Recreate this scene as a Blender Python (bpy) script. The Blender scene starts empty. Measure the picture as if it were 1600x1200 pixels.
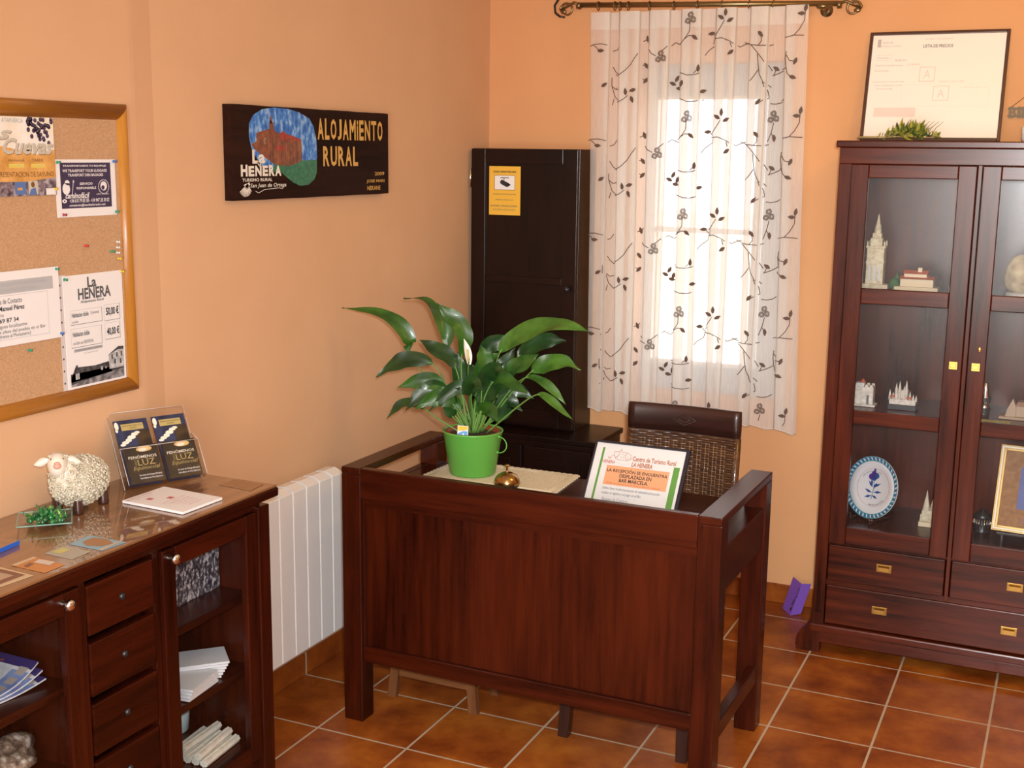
import bpy, bmesh, math, random
from mathutils import Vector, Matrix
random.seed(7)
PI = math.pi
SC = bpy.context.scene
COL = SC.collection

# ------------------------------------------------------------------ camera, exposure, world, lights
def look_basis(yaw, pitch, roll):
    cy, sy, cp, sp = math.cos(yaw), math.sin(yaw), math.cos(pitch), math.sin(pitch)
    f = Vector((sy*cp, cy*cp, sp)); r = Vector((cy, -sy, 0)); u = r.cross(f)
    cr, sr = math.cos(roll), math.sin(roll)
    return cr*r + sr*u, -sr*r + cr*u, f
cam_d = bpy.data.cameras.new('camera'); cam = bpy.data.objects.new('camera', cam_d); COL.objects.link(cam)
r_, u_, f_ = look_basis(-0.4295, -0.1861, 0.0121)
cam.matrix_world = Matrix(((r_.x, u_.x, -f_.x, 2.3943), (r_.y, u_.y, -f_.y, -4.956), (r_.z, u_.z, -f_.z, 1.8486), (0, 0, 0, 1)))
cam_d.sensor_width = 36; cam_d.lens = 36*1926.36/1600; cam_d.clip_start = 0.05
SC.camera = cam
vs = SC.view_settings
vs.view_transform = 'Standard'; vs.look = 'None'; vs.gamma = 1; vs.use_curve_mapping = False
vs.exposure = -0.24
W = bpy.data.worlds.new('world'); SC.world = W; W.use_nodes = True
W.node_tree.nodes['Background'].inputs[0].default_value = (0.93, 0.96, 1.0, 1)
W.node_tree.nodes['Background'].inputs[1].default_value = 3.4

def light(name, kind, loc, energy, color, **k):
    d = bpy.data.lights.new(name, kind); d.energy = energy; d.color = color
    for a, b in k.items():
        if a not in ('rot', 'aim'): setattr(d, a, b)
    o = bpy.data.objects.new(name, d); COL.objects.link(o); o.location = loc
    if 'rot' in k: o.rotation_euler = k['rot']
    if 'aim' in k: o.rotation_euler = (Vector(k['aim']) - Vector(loc)).to_track_quat('-Z', 'Y').to_euler()
    return o
light('sun', 'SUN', (0, -8, 8), 2.2, (1.0, 0.9, 0.72), angle=0.02, rot=(math.radians(38), 0, math.radians(12)))
light('camera_flash', 'AREA', (2.44, -4.93, 1.93), 50, (0.93, 0.97, 1.0), size=0.07, spread=1.75, aim=(1.55, -0.8, 0.55))
light('ceiling_lamp_front', 'POINT', (2.35, -1.55, 2.50), 19, (1.0, 0.64, 0.12), shadow_soft_size=0.09)
light('ceiling_lamp_middle', 'AREA', (1.7, -3.6, 2.66), 7, (1.0, 0.88, 0.70), size=0.5)
light('window_daylight_rear', 'AREA', (2.2, -6.15, 1.48), 112, (1.0, 0.94, 0.85), shape='RECTANGLE', size=1.7, size_y=1.62, rot=(PI/2, 0, 0))

# ------------------------------------------------------------------ material helpers
def nt(name):
    m = bpy.data.materials.new(name); m.use_nodes = True
    t = m.node_tree; return m, t, t.nodes['Principled BSDF']
def mat(name, col, rough=0.5, metal=0.0, spec=0.5, coat=0.0, **k):
    m, t, b = nt(name)
    b.inputs['Base Color'].default_value = (*col, 1); b.inputs['Roughness'].default_value = rough
    b.inputs['Metallic'].default_value = metal; b.inputs['Specular IOR Level'].default_value = spec
    b.inputs['Coat Weight'].default_value = coat; b.inputs['Coat Roughness'].default_value = 0.15
    for a, v in k.items(): b.inputs[a.replace('_', ' ')].default_value = v
    return m
def srgb(*c):
    return tuple(((x/255)/12.92 if x/255 <= 0.04045 else ((x/255+0.055)/1.055)**2.4) for x in c)
def tex(t, scale, detail=3, stretch=(1, 1, 1), rough=0.55, obj=True):
    tc = t.nodes.new('ShaderNodeTexCoord'); mp = t.nodes.new('ShaderNodeMapping')
    mp.inputs['Scale'].default_value = stretch
    t.links.new(tc.outputs['Object'], mp.inputs[0])
    n = t.nodes.new('ShaderNodeTexNoise'); n.inputs['Scale'].default_value = scale
    n.inputs['Detail'].default_value = detail; n.inputs['Roughness'].default_value = rough
    t.links.new(mp.outputs[0], n.inputs['Vector']); return n
def ramp(t, src, stops):
    r = t.nodes.new('ShaderNodeValToRGB'); e = r.color_ramp.elements
    while len(e) < len(stops): e.new(0.5)
    for i, (p, c) in enumerate(stops): e[i].position = p; e[i].color = (*c, 1)
    t.links.new(src, r.inputs[0]); return r
def bump(t, b, src, strength=0.2, dist=0.002):
    n = t.nodes.new('ShaderNodeBump'); n.inputs['Strength'].default_value = strength; n.inputs['Distance'].default_value = dist
    t.links.new(src, n.inputs['Height']); t.links.new(n.outputs[0], b.inputs['Normal'])
def noisy(name, stops, scale=8, stretch=(1, 1, 1), rough=0.5, detail=4, bs=0.0, bd=0.002, **k):
    m = mat(name, (0.5, 0.5, 0.5), rough, **k); t = m.node_tree; b = t.nodes['Principled BSDF']
    n = tex(t, scale, detail, stretch); r = ramp(t, n.outputs[0], stops)
    t.links.new(r.outputs[0], b.inputs['Base Color'])
    if bs: bump(t, b, n.outputs[0], bs, bd)
    return m
_wc = {}
def wood(tone, axis):
    key = (tone, axis)
    if key in _wc: return _wc[key]
    dark, light_, rough, coat = WT[tone]
    st = {'x': (0.07, 1, 1), 'y': (1, 0.07, 1), 'z': (1, 1, 0.07)}[axis]
    m, t, b = nt('wood_%s_%s' % (tone, axis))
    n1 = tex(t, 38, 5, st, 0.65); n2 = tex(t, 3.2, 3, tuple(0.3 if s < 1 else 1 for s in st), 0.5)
    mx = t.nodes.new('ShaderNodeMath'); mx.operation = 'MULTIPLY_ADD'; mx.inputs[1].default_value = 0.55
    t.links.new(n1.outputs[0], mx.inputs[0])
    m2 = t.nodes.new('ShaderNodeMath'); m2.operation = 'MULTIPLY'; m2.inputs[1].default_value = 0.5
    t.links.new(n2.outputs[0], m2.inputs[0]); t.links.new(m2.outputs[0], mx.inputs[2])
    r = ramp(t, mx.outputs[0], [(0.37, dark), (0.52, tuple((a+c)/2 for a, c in zip(dark, light_))), (0.67, light_)])
    t.links.new(r.outputs[0], b.inputs['Base Color'])
    b.inputs['Roughness'].default_value = rough; b.inputs['Specular IOR Level'].default_value = 0.08 if tone == 'plank' else 0.30; b.inputs['Coat Weight'].default_value = coat; b.inputs['Coat Roughness'].default_value = 0.22
    bump(t, b, n1.outputs[0], 0.12, 0.001)
    _wc[key] = m; return m
WT = {'desk': ((0.011, 0.0012, 0.0004), (0.060, 0.0085, 0.0020), 0.27, 0.0),
      'sideboard': ((0.009, 0.0011, 0.0004), (0.052, 0.0072, 0.0019), 0.27, 0.0),
      'vitrine': ((0.015, 0.0025, 0.0010), (0.110, 0.018, 0.0055), 0.24, 0.0),
      'tall': ((0.004, 0.0014, 0.0010), (0.014, 0.0042, 0.0028), 0.30, 0.0),
      'chair': ((0.012, 0.004, 0.003), (0.042, 0.013, 0.008), 0.35, 0.25),
      'stool': ((0.085, 0.028, 0.008), (0.19, 0.075, 0.024), 0.55, 0.0),
      'plank': ((0.006, 0.0022, 0.0014), (0.030, 0.010, 0.006), 0.55, 0.0),
      'gilt': ((0.30, 0.11, 0.012), (0.52, 0.22, 0.03), 0.35, 0.3)}
def vmath(t, op, a, b_=None, c=None):
    n = t.nodes.new('ShaderNodeMath'); n.operation = op
    for i, v in enumerate((a, b_, c)):
        if v is None: continue
        if isinstance(v, (int, float)): n.inputs[i].default_value = v
        else: t.links.new(v, n.inputs[i])
    return n.outputs[0]
def tile_mat():
    m, t, b = nt('terracotta_tiles')
    tc = t.nodes.new('ShaderNodeTexCoord'); sp = t.nodes.new('ShaderNodeSeparateXYZ'); t.links.new(tc.outputs['Object'], sp.inputs[0])
    T = 0.33; ds = []; ids = []
    for ax, off in ((0, 0.2771), (1, -0.1684)):
        q = vmath(t, 'DIVIDE', vmath(t, 'SUBTRACT', sp.outputs[ax], off), T)
        ids.append(vmath(t, 'FLOOR', q))
        fr = vmath(t, 'FRACT', vmath(t, 'ADD', q, 0.5))
        ds.append(vmath(t, 'MULTIPLY', vmath(t, 'ABSOLUTE', vmath(t, 'SUBTRACT', fr, 0.5)), T))
    d = vmath(t, 'MINIMUM', ds[0], ds[1])
    g = vmath(t, 'LESS_THAN', d, 0.0038)
    cid = t.nodes.new('ShaderNodeCombineXYZ'); t.links.new(ids[0], cid.inputs[0]); t.links.new(ids[1], cid.inputs[1])
    wn = t.nodes.new('ShaderNodeTexWhiteNoise'); t.links.new(cid.outputs[0], wn.inputs[0])
    n = tex(t, 5.5, 6, (1, 1, 1), 0.6); n2 = tex(t, 45, 3)
    v = vmath(t, 'ADD', vmath(t, 'MULTIPLY', n.outputs[0], 0.8), vmath(t, 'ADD', vmath(t, 'MULTIPLY', wn.outputs[0], 0.10), vmath(t, 'MULTIPLY', n2.outputs[0], 0.12)))
    r = ramp(t, v, [(0.34, (0.15, 0.028, 0.0045)), (0.52, (0.29, 0.072, 0.009)), (0.72, (0.45, 0.145, 0.018))])
    mx = t.nodes.new('ShaderNodeMix'); mx.data_type = 'RGBA'
    t.links.new(g, mx.inputs[0]); t.links.new(r.outputs[0], mx.inputs[6]); mx.inputs[7].default_value = (0.46, 0.36, 0.26, 1)
    t.links.new(mx.outputs[2], b.inputs['Base Color'])
    t.links.new(vmath(t, 'ADD', vmath(t, 'MULTIPLY', g, 0.4), 0.32), b.inputs['Roughness']); b.inputs['Specular IOR Level'].default_value = 0.3
    bp = t.nodes.new('ShaderNodeBump'); bp.inputs['Strength'].default_value = 0.5; bp.inputs['Distance'].default_value = 0.002
    t.links.new(vmath(t, 'ADD', vmath(t, 'MULTIPLY', g, -1.0), vmath(t, 'MULTIPLY', n.outputs[0], 0.3)), bp.inputs['Height']); t.links.new(bp.outputs[0], b.inputs['Normal'])
    return m
def glass_mat(name, tint=(1, 1, 1), gloss=0.08, rough=0.02):
    m = bpy.data.materials.new(name); m.use_nodes = True; t = m.node_tree
    for n in list(t.nodes): t.nodes.remove(n)
    out = t.nodes.new('ShaderNodeOutputMaterial'); mx = t.nodes.new('ShaderNodeMixShader')
    tr = t.nodes.new('ShaderNodeBsdfTransparent'); tr.inputs[0].default_value = (*tint, 1)
    gl = t.nodes.new('ShaderNodeBsdfGlossy'); gl.inputs['Roughness'].default_value = rough
    fr = t.nodes.new('ShaderNodeLayerWeight'); fr.inputs[0].default_value = 0.5
    t.links.new(vmath(t, 'MULTIPLY_ADD', vmath(t, 'POWER', fr.outputs['Facing'], 5.0), 0.6, gloss/2), mx.inputs[0])
    t.links.new(tr.outputs[0], mx.inputs[1]); t.links.new(gl.outputs[0], mx.inputs[2]); t.links.new(mx.outputs[0], out.inputs[0])
    return m
def sheer_mat():
    m = bpy.data.materials.new('sheer_voile'); m.use_nodes = True; t = m.node_tree
    for n in list(t.nodes): t.nodes.remove(n)
    out = t.nodes.new('ShaderNodeOutputMaterial'); mx = t.nodes.new('ShaderNodeMixShader'); m2 = t.nodes.new('ShaderNodeMixShader')
    tr = t.nodes.new('ShaderNodeBsdfTransparent'); df = t.nodes.new('ShaderNodeBsdfDiffuse'); tl = t.nodes.new('ShaderNodeBsdfTranslucent')
    df.inputs[0].default_value = (0.96, 0.94, 0.90, 1); tl.inputs[0].default_value = (0.93, 0.90, 0.86, 1)
    m2.inputs[0].default_value = 0.35; t.links.new(df.outputs[0], m2.inputs[1]); t.links.new(tl.outputs[0], m2.inputs[2])
    n = tex(t, 60, 3, (6, 1, 0.25))
    t.links.new(vmath(t, 'ADD', vmath(t, 'MULTIPLY', n.outputs[0], 0.22), 0.40), mx.inputs[0])
    t.links.new(tr.outputs[0], mx.inputs[1]); t.links.new(m2.outputs[0], mx.inputs[2]); t.links.new(mx.outputs[0], out.inputs[0])
    return m
def cork_mat():
    m = mat('cork', (0.5, 0.3, 0.17), 0.9); t = m.node_tree; b = t.nodes['Principled BSDF']
    n = tex(t, 300, 3); r = ramp(t, n.outputs[0], [(0.25, (0.40, 0.225, 0.115)), (0.5, (0.50, 0.30, 0.16)), (0.75, (0.60, 0.38, 0.22))])
    t.links.new(r.outputs[0], b.inputs['Base Color']); bump(t, b, n.outputs[0], 0.4, 0.001); return m

M_wall = noisy('apricot_plaster', [(0.3, (0.66, 0.395, 0.225)), (0.7, (0.70, 0.425, 0.245))], 3, rough=0.8, detail=6, bs=0.06, bd=0.003, spec=0.25)
M_wallb = noisy('orange_plaster', [(0.3, (0.67, 0.335, 0.150)), (0.7, (0.71, 0.360, 0.165))], 3, rough=0.8, detail=6, bs=0.06, bd=0.003, spec=0.25)
M_tile = tile_mat()
M_ceil = mat('ceiling_white', (0.82, 0.78, 0.70), 0.9)
M_glass = glass_mat('clear_glass'); M_pane = glass_mat('door_pane', (0.98, 0.98, 0.98), 0.028, 0.30)
M_acry = glass_mat('acrylic', (0.96, 0.96, 0.96), 0.05, 0.1)
M_sheer = sheer_mat(); M_cork = cork_mat()
M_white = mat('paper_white', (0.80, 0.79, 0.80), 0.6); M_black = mat('ink_black', (0.02, 0.02, 0.022), 0.5)
M_ink = mat('ink_grey', (0.10, 0.10, 0.11), 0.6); M_lgrey = mat('ink_light_grey', (0.42, 0.43, 0.45), 0.6)
M_navy = mat('ink_dark_violet', (0.045, 0.035, 0.085), 0.35)
M_rad = mat('white_enamel', (0.80, 0.78, 0.76), 0.3, coat=0.3)
M_bronze = mat('antique_bronze', (0.24, 0.17, 0.08), 0.32, 0.9)
M_abrass = mat('aged_brass', (0.36, 0.20, 0.05), 0.3, 0.9)
M_brass = mat('brass', (0.85, 0.52, 0.13), 0.25, 0.95); M_steel = mat('steel', (0.75, 0.73, 0.70), 0.18, 1.0)
M_embr = mat('brown_thread', (0.10, 0.055, 0.035), 0.6)
M_frameg = mat('window_grey', (0.40, 0.43, 0.47), 0.5); M_framew = mat('window_white', (0.75, 0.75, 0.74), 0.4)
M_stone = noisy('pale_resin', [(0.35, (0.42, 0.36, 0.24)), (0.7, (0.66, 0.60, 0.46))], 60, rough=0.7, bs=0.3)
M_red = mat('terracotta_red', (0.40, 0.08, 0.03), 0.6)
M_darkm = mat('dark_metal', (0.05, 0.05, 0.055), 0.35, 0.7)

# ------------------------------------------------------------------ mesh helpers
class MB:
    """collects shapes into one mesh; material index per shape"""
    def __init__(s, off=(0, 0, 0)):
        s.bm = bmesh.new(); s.off = Vector(off); s.mats = []
    def mi(s, m):
        if m not in s.mats: s.mats.append(m)
        return s.mats.index(m)
    def faces(s, vs, fs, m, smooth=False, xf=None):
        i = s.mi(m); V = []
        for v in vs:
            v = Vector(v)
            if xf is not None: v = xf @ v
            V.append(s.bm.verts.new(v - s.off))
        for f in fs:
            try: g = s.bm.faces.new([V[k] for k in f])
            except ValueError: continue
            g.material_index = i; g.smooth = smooth
        return s
    def box(s, x0, x1, y0, y1, z0, z1, m, bev=0.0, xf=None):
        if bev <= 0:
            vs = [(x, y, z) for z in (z0, z1) for y in (y0, y1) for x in (x0, x1)]
            return s.faces(vs, [(0, 2, 3, 1), (4, 5, 7, 6), (0, 1, 5, 4), (2, 6, 7, 3), (0, 4, 6, 2), (1, 3, 7, 5)], m, xf=xf)
        t = bmesh.new(); bmesh.ops.create_cube(t, size=1)
        for v in t.verts: v.co = Vector(((x0+x1)/2 + v.co.x*(x1-x0), (y0+y1)/2 + v.co.y*(y1-y0), (z0+z1)/2 + v.co.z*(z1-z0)))
        b = min(bev, 0.45*min(abs(x1-x0), abs(y1-y0), abs(z1-z0)))
        bmesh.ops.bevel(t, geom=list(t.edges), offset=b, segments=2, affect='EDGES', profile=0.5)
        t.verts.index_update()
        s.faces([v.co.copy() for v in t.verts], [[v.index for v in f.verts] for f in t.faces], m, xf=xf); t.free(); return s
    def prism(s, poly, d0, d1, axis, m, xf=None, smooth=False):
        """poly in the plane normal to axis: x->(y,z) y->(x,z) z->(x,y)"""
        def P(a, b, d): return {'x': (d, a, b), 'y': (a, d, b), 'z': (a, b, d)}[axis]
        n = len(poly); vs = [P(a, b, d0) for a, b in poly] + [P(a, b, d1) for a, b in poly]
        fs = [tuple(range(n))[::-1], tuple(range(n, 2*n))] + [(i, (i+1) % n, n+(i+1) % n, n+i) for i in range(n)]
        return s.faces(vs, fs, m, smooth, xf)
    def lathe(s, prof, c, m, n=28, smooth=True, xf=None, caps=True):
        vs = []; fs = []
        for r, z in prof:
            for k in range(n):
                a = 2*PI*k/n; vs.append((c[0]+r*math.cos(a), c[1]+r*math.sin(a), c[2]+z))
        for i in range(len(prof)-1):
            for k in range(n):
                fs.append((i*n+k, i*n+(k+1) % n, (i+1)*n+(k+1) % n, (i+1)*n+k))
        if caps:
            if prof[0][0] > 1e-5: fs.append(tuple(range(n))[::-1])
            if prof[-1][0] > 1e-5: fs.append(tuple((len(prof)-1)*n+k for k in range(n)))
        return s.faces(vs, fs, m, smooth, xf)
    def tube(s, pts, r, m, n=8, closed=False, smooth=True):
        pts = [Vector(p) for p in pts]; N = len(pts); vs = []; fs = []
        rr = r if isinstance(r, (list, tuple)) else [r]*N
        up = None
        for i, p in enumerate(pts):
            if closed: t = pts[(i+1) % N]-pts[i-1]
            else: t = pts[min(i+1, N-1)]-pts[max(i-1, 0)]
            if t.length < 1e-9: t = Vector((0, 0, 1))
            t.normalize()
            if up is None: up = t.orthogonal().normalized()
            else:
                up = up - t*up.dot(t)
                up = up.normalized() if up.length > 1e-6 else t.orthogonal().normalized()
            w = t.cross(up)
            for k in range(n):
                a = 2*PI*k/n; vs.append(p + (up*math.cos(a)+w*math.sin(a))*rr[i])
        for i in range(N if closed else N-1):
            j = (i+1) % N
            for k in range(n): fs.append((i*n+k, i*n+(k+1) % n, j*n+(k+1) % n, j*n+k))
        if not closed: fs += [tuple(range(n))[::-1], tuple((N-1)*n+k for k in range(n))]
        return s.faces(vs, fs, m, smooth)
    def ball(s, c, r, m, u=14, v=10, xf=None, smooth=True):
        if not isinstance(r, (tuple, list)): r = (r, r, r)
        vs = []; fs = []
        for i in range(v+1):
            for k in range(u):
                th = PI*i/v; a = 2*PI*k/u
                vs.append((c[0]+r[0]*math.sin(th)*math.cos(a), c[1]+r[1]*math.sin(th)*math.sin(a), c[2]-r[2]*math.cos(th)))
        for i in range(v):
            for k in range(u): fs.append((i*u+k, i*u+(k+1) % u, (i+1)*u+(k+1) % u, (i+1)*u+k))
        return s.faces(vs, fs, m, smooth, xf)
    def grid(s, fn, nu, nv, m, smooth=True):
        vs = [fn(i/nu, j/nv) for j in range(nv+1) for i in range(nu+1)]
        fs = [(j*(nu+1)+i, j*(nu+1)+i+1, (j+1)*(nu+1)+i+1, (j+1)*(nu+1)+i) for j in range(nv) for i in range(nu)]
        return s.faces(vs, fs, m, smooth)
    def build(s, name, parent=None, merge=True):
        if merge: bmesh.ops.remove_doubles(s.bm, verts=s.bm.verts, dist=1e-6)
        me = bpy.data.meshes.new(name); s.bm.to_mesh(me); s.bm.free()
        for m in s.mats: me.materials.append(m)
        o = bpy.data.objects.new(name, me); COL.objects.link(o)
        if parent is not None: o.parent = parent
        elif s.off.length: o.location = s.off
        return o
def thing(name, label, cat, loc=(0, 0, 0), rotz=0.0, group=None):
    o = bpy.data.objects.new(name, None); COL.objects.link(o); o.empty_display_size = 0.05
    o.location = loc; o.rotation_euler = (0, 0, rotz); return tag(o, label, cat, group)
def tag(o, label, cat, group=None):
    o['label'] = label; o['category'] = cat
    if group: o['group'] = group
    return o
def struct(o, **k):
    o['kind'] = 'structure'
    return o
def recalc(o):
    b = bmesh.new(); b.from_mesh(o.data); bmesh.ops.recalc_face_normals(b, faces=b.faces); b.to_mesh(o.data); b.free(); return o
def dup(root, loc, rotz=None, label=None, group=None):
    r = root.copy(); COL.objects.link(r); r.location = loc
    if rotz is not None: r.rotation_euler = (0, 0, rotz)
    if label: r['label'] = label
    if group: r['group'] = group
    for ch in list(root.children):
        c = ch.copy(); COL.objects.link(c); c.parent = r
    return r

_tc = {}
def text_geo(s, bold=0.0, shear=0.0):
    key = (s, bold, shear)
    if key in _tc: return _tc[key]
    cu = bpy.data.curves.new('t', 'FONT'); cu.body = s; cu.size = 1; cu.offset = bold; cu.shear = shear; cu.resolution_u = 2; cu.fill_mode = 'FRONT'
    o = bpy.data.objects.new('t', cu); COL.objects.link(o)
    dg = bpy.context.evaluated_depsgraph_get(); me = bpy.data.meshes.new_from_object(o.evaluated_get(dg))
    vs = [(v.co.x, v.co.y) for v in me.vertices]; fs = [tuple(p.vertices) for p in me.polygons]
    bpy.data.objects.remove(o); bpy.data.meshes.remove(me); bpy.data.curves.remove(cu)
    _tc[key] = (vs, fs); return vs, fs
class Print:
    """flat ink laid on a surface: origin, right and up unit vectors, layered outwards"""
    def __init__(s, O, u, v, off=(0, 0, 0)):
        s.O = Vector(O); s.u = Vector(u).normalized(); s.v = Vector(v).normalized(); s.n = s.u.cross(s.v); s.mb = MB(off)
    def P(s, x, y, l): return s.O + s.u*x + s.v*y + s.n*(0.00035*l)
    def poly(s, pts, m, l=1):
        bm = bmesh.new(); V = [bm.verts.new((x, y, 0)) for x, y in pts]
        try:
            f = bm.faces.new(V); f.normal_update(); bmesh.ops.triangulate(bm, faces=[f], ngon_method='EAR_CLIP')
        except ValueError: pass
        bm.verts.index_update()
        s.mb.faces([s.P(v.co.x, v.co.y, l) for v in bm.verts], [[v.index for v in f.verts] for f in bm.faces], m); bm.free(); return s
    def rect(s, x0, x1, y0, y1, m, l=1): return s.poly([(x0, y0), (x1, y0), (x1, y1), (x0, y1)], m, l)
    def frame(s, x0, x1, y0, y1, w, m, l=1):
        return s.rect(x0, x1, y0, y0+w, m, l).rect(x0, x1, y1-w, y1, m, l).rect(x0, x0+w, y0, y1, m, l).rect(x1-w, x1, y0, y1, m, l)
    def ell(s, cx, cy, rx, ry, m, l=1, n=20): return s.poly([(cx+rx*math.cos(2*PI*k/n), cy+ry*math.sin(2*PI*k/n)) for k in range(n)], m, l)
    def line(s, pts, w, m, l=1):
        for (a, b), (c, d) in zip(pts, pts[1:]):
            t = Vector((c-a, d-b))
            if t.length < 1e-7: continue
            t.normalize(); nx, ny = -t.y*w/2, t.x*w/2; e = w*0.3
            s.poly([(a-t.x*e+nx, b-t.y*e+ny), (a-t.x*e-nx, b-t.y*e-ny), (c+t.x*e-nx, d+t.y*e-ny), (c+t.x*e+nx, d+t.y*e+ny)], m, l)
        return s
    def text(s, st, x0, x1, y0, y1, m, l=2, bold=0.0, shear=0.0, fn=None):
        vs, fs = text_geo(st, bold, shear)
        if not vs: return s
        ax = min(v[0] for v in vs); bx = max(v[0] for v in vs); ay = min(v[1] for v in vs); by = max(v[1] for v in vs)
        f = lambda v: (x0+(v[0]-ax)/(bx-ax)*(x1-x0), y0+(v[1]-ay)/(by-ay+1e-9)*(y1-y0))
        g = fn or (lambda x, y: (x, y))
        s.mb.faces([s.P(*g(*f(v)), l) for v in vs], fs, m); return s
    def build(s, name, parent): return s.mb.build(name, parent, merge=False)

# ------------------------------------------------------------------ the room
RX, RY, RZ = 4.3, -6.3, 2.78
b = MB(); b.box(-0.2, RX+0.2, RY-0.2, 0.02, -0.1, 0, M_tile); struct(b.build('floor'))
b = MB(); b.box(-0.2, RX+0.2, RY-0.2, 0.35, RZ, RZ+0.1, M_ceil); struct(b.build('ceiling'))
b = MB(); b.box(-0.2, 0, RY, 0.3, 0, RZ, M_wall); b.prism([(0, RY), (0.012, RY), (0.012, -2.265), (0.011, -2.250), (0.002, -2.180), (0, -2.165)], 0, RZ, 'z', M_wall, smooth=False); struct(b.build('wall_left'))
WX0, WX1, WZ0, WZ1 = 0.69, 1.315, 0.845, 2.212
b = MB()
b.box(0, WX0, 0, 0.3, 0, RZ, M_wallb); b.box(WX1, RX, 0, 0.3, 0, RZ, M_wallb)
b.box(WX0, WX1, 0, 0.3, 0, WZ0, M_wallb); b.box(WX0, WX1, 0, 0.3, WZ1, RZ, M_wallb)
struct(b.build('wall_back'))
b = MB(); b.box(RX, RX+0.2, RY, 0.3, 0, RZ, M_wall); struct(b.build('wall_right'))
b = MB(); b.box(0, 1.3, RY-0.2, RY, 0, RZ, M_wall); b.box(3.1, RX, RY-0.2, RY, 0, RZ, M_wall)
b.box(1.3, 3.1, RY-0.2, RY, 0, 0.62, M_wall); b.box(1.3, 3.1, RY-0.2, RY, 2.35, RZ, M_wall); struct(b.build('wall_front'))
b = MB(); b.box(0, 0.010, RY, -0.010, 0.001, 0.082, M_tile, 0.002); struct(b.build('baseboard_left'))
b = MB(); b.box(0, RX, -0.010, 0, 0.001, 0.082, M_tile, 0.002); struct(b.build('baseboard_back'))
# window_1: deep opening with grey outer frame and a single bright pane
w1 = bpy.data.objects.new('window_1', None); COL.objects.link(w1); w1['kind'] = 'structure'
b = MB(); Y0, Y1 = 0.12, 0.17
b.box(WX0, 0.712, Y0, Y1, WZ0, WZ1, M_frameg); b.box(1.195, WX1, Y0, Y1, WZ0, WZ1, M_frameg)
b.box(0.712, 1.195, Y0, Y1, 2.085, WZ1, M_frameg); b.box(0.712, 1.195, Y0, Y1, WZ0, 0.955, M_frameg); b.build('window_frame', w1)
b = MB(); b.box(0.712, 0.728, Y0+0.005, Y1-0.005, 0.955, 2.085, M_framew); b.box(1.152, 1.184, Y0+0.005, Y1-0.005, 0.955, 2.085, M_framew)
b.box(0.728, 1.152, Y0+0.005, Y1-0.005, 0.955, 0.972, M_framew); b.box(0.728, 1.152, Y0+0.005, Y1-0.005, 2.072, 2.085, M_framew)
b.box(0.728, 1.152, Y0+0.015, Y1-0.015, 1.520, 1.542, M_framew); b.build('sash', w1)
b = MB(); b.box(0.728, 1.152, 0.144, 0.148, 0.972, 2.072, glass_mat('window_pane')); b.build('pane', w1)
w2 = bpy.data.objects.new('window_2', None); COL.objects.link(w2); w2['kind'] = 'structure'
b = MB()
for x0, x1, z0, z1 in ((1.3, 1.36, 0.62, 2.35), (3.04, 3.1, 0.62, 2.35), (1.36, 3.04, 0.62, 0.68), (1.36, 3.04, 2.29, 2.35), (2.17, 2.23, 0.68, 2.29)):
    b.box(x0, x1, RY-0.12, RY-0.06, z0, z1, M_framew)
b.build('window_frame', w2)
# outside
b = MB(); b.box(-30, 30, 0.36, 40, -0.35, -0.25, noisy('sunlit_ground', [(0.3, (0.76, 0.68, 0.55)), (0.7, (0.88, 0.80, 0.66))], 0.8, rough=0.9)); struct(b.build('ground'))

# ------------------------------------------------------------------ reception desk (local frame: x right, y towards window)
DX, DY, DYAW = 0.317, -1.7191, -0.0104
desk = thing('reception_desk', 'dark red wooden reception desk with panelled front and open side arms', 'desk', (DX, DY, 0), DYAW)
wx, wy, wz = wood('desk', 'x'), wood('desk', 'y'), wood('desk', 'z')
DW, DD, DH = 1.245, 0.58, 0.859
for x in (0, DW-0.07):
    for y in (0, DD-0.07):
        b = MB(); b.box(x, x+0.07, y, y+0.07, 0, DH-0.023, wz, 0.003); b.build('leg', desk)
b = MB(); b.box(0, 0.07, 0, DD, DH-0.023, DH, wy, 0.003); b.build('arm_rail', desk)
b = MB(); b.box(DW-0.07, DW, 0, DD, DH-0.023, DH, wy, 0.003); b.build('arm_rail', desk)
b = MB(); b.box(0.07, DW-0.07, 0.000, 0.028, 0.762, DH, wx, 0.003); b.build('top_rail', desk)
b = MB(); b.box(0.07, DW-0.07, 0.012, 0.04, 0.735, 0.762, wx); b.box(0.07, DW-0.07, 0.022, 0.036, 0.26, 0.735, wz)
b.box(0.07, 0.078, 0.014, 0.022, 0.262, 0.735, wz); b.box(DW-0.078, DW-0.07, 0.014, 0.022, 0.262, 0.735, wz); b.build('front_panel', desk)
b = MB(); b.box(0.07, DW-0.07, 0.008, 0.045, 0.208, 0.262, wx, 0.003); b.build('bottom_rail', desk)
b = MB(); b.box(0.02, DW-0.02, 0.028, DD-0.005, 0.730, 0.755, wx, 0.002); b.build('desktop', desk)
for x in (0.005, DW-0.035):
    b = MB(); b.box(x, x+0.03, 0.07, DD-0.07, 0.625, 0.757, wy, 0.002); b.build('side_apron', desk)
    b = MB(); b.box(x, x+0.032, 0.07, DD-0.07, 0.172, 0.225, wy, 0.003); b.build('stretcher', desk)
b = MB(); b.box(0.07, DW-0.07, DD-0.035, DD-0.01, 0.66, 0.73, wx, 0.002); b.build('rear_apron', desk)

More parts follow.
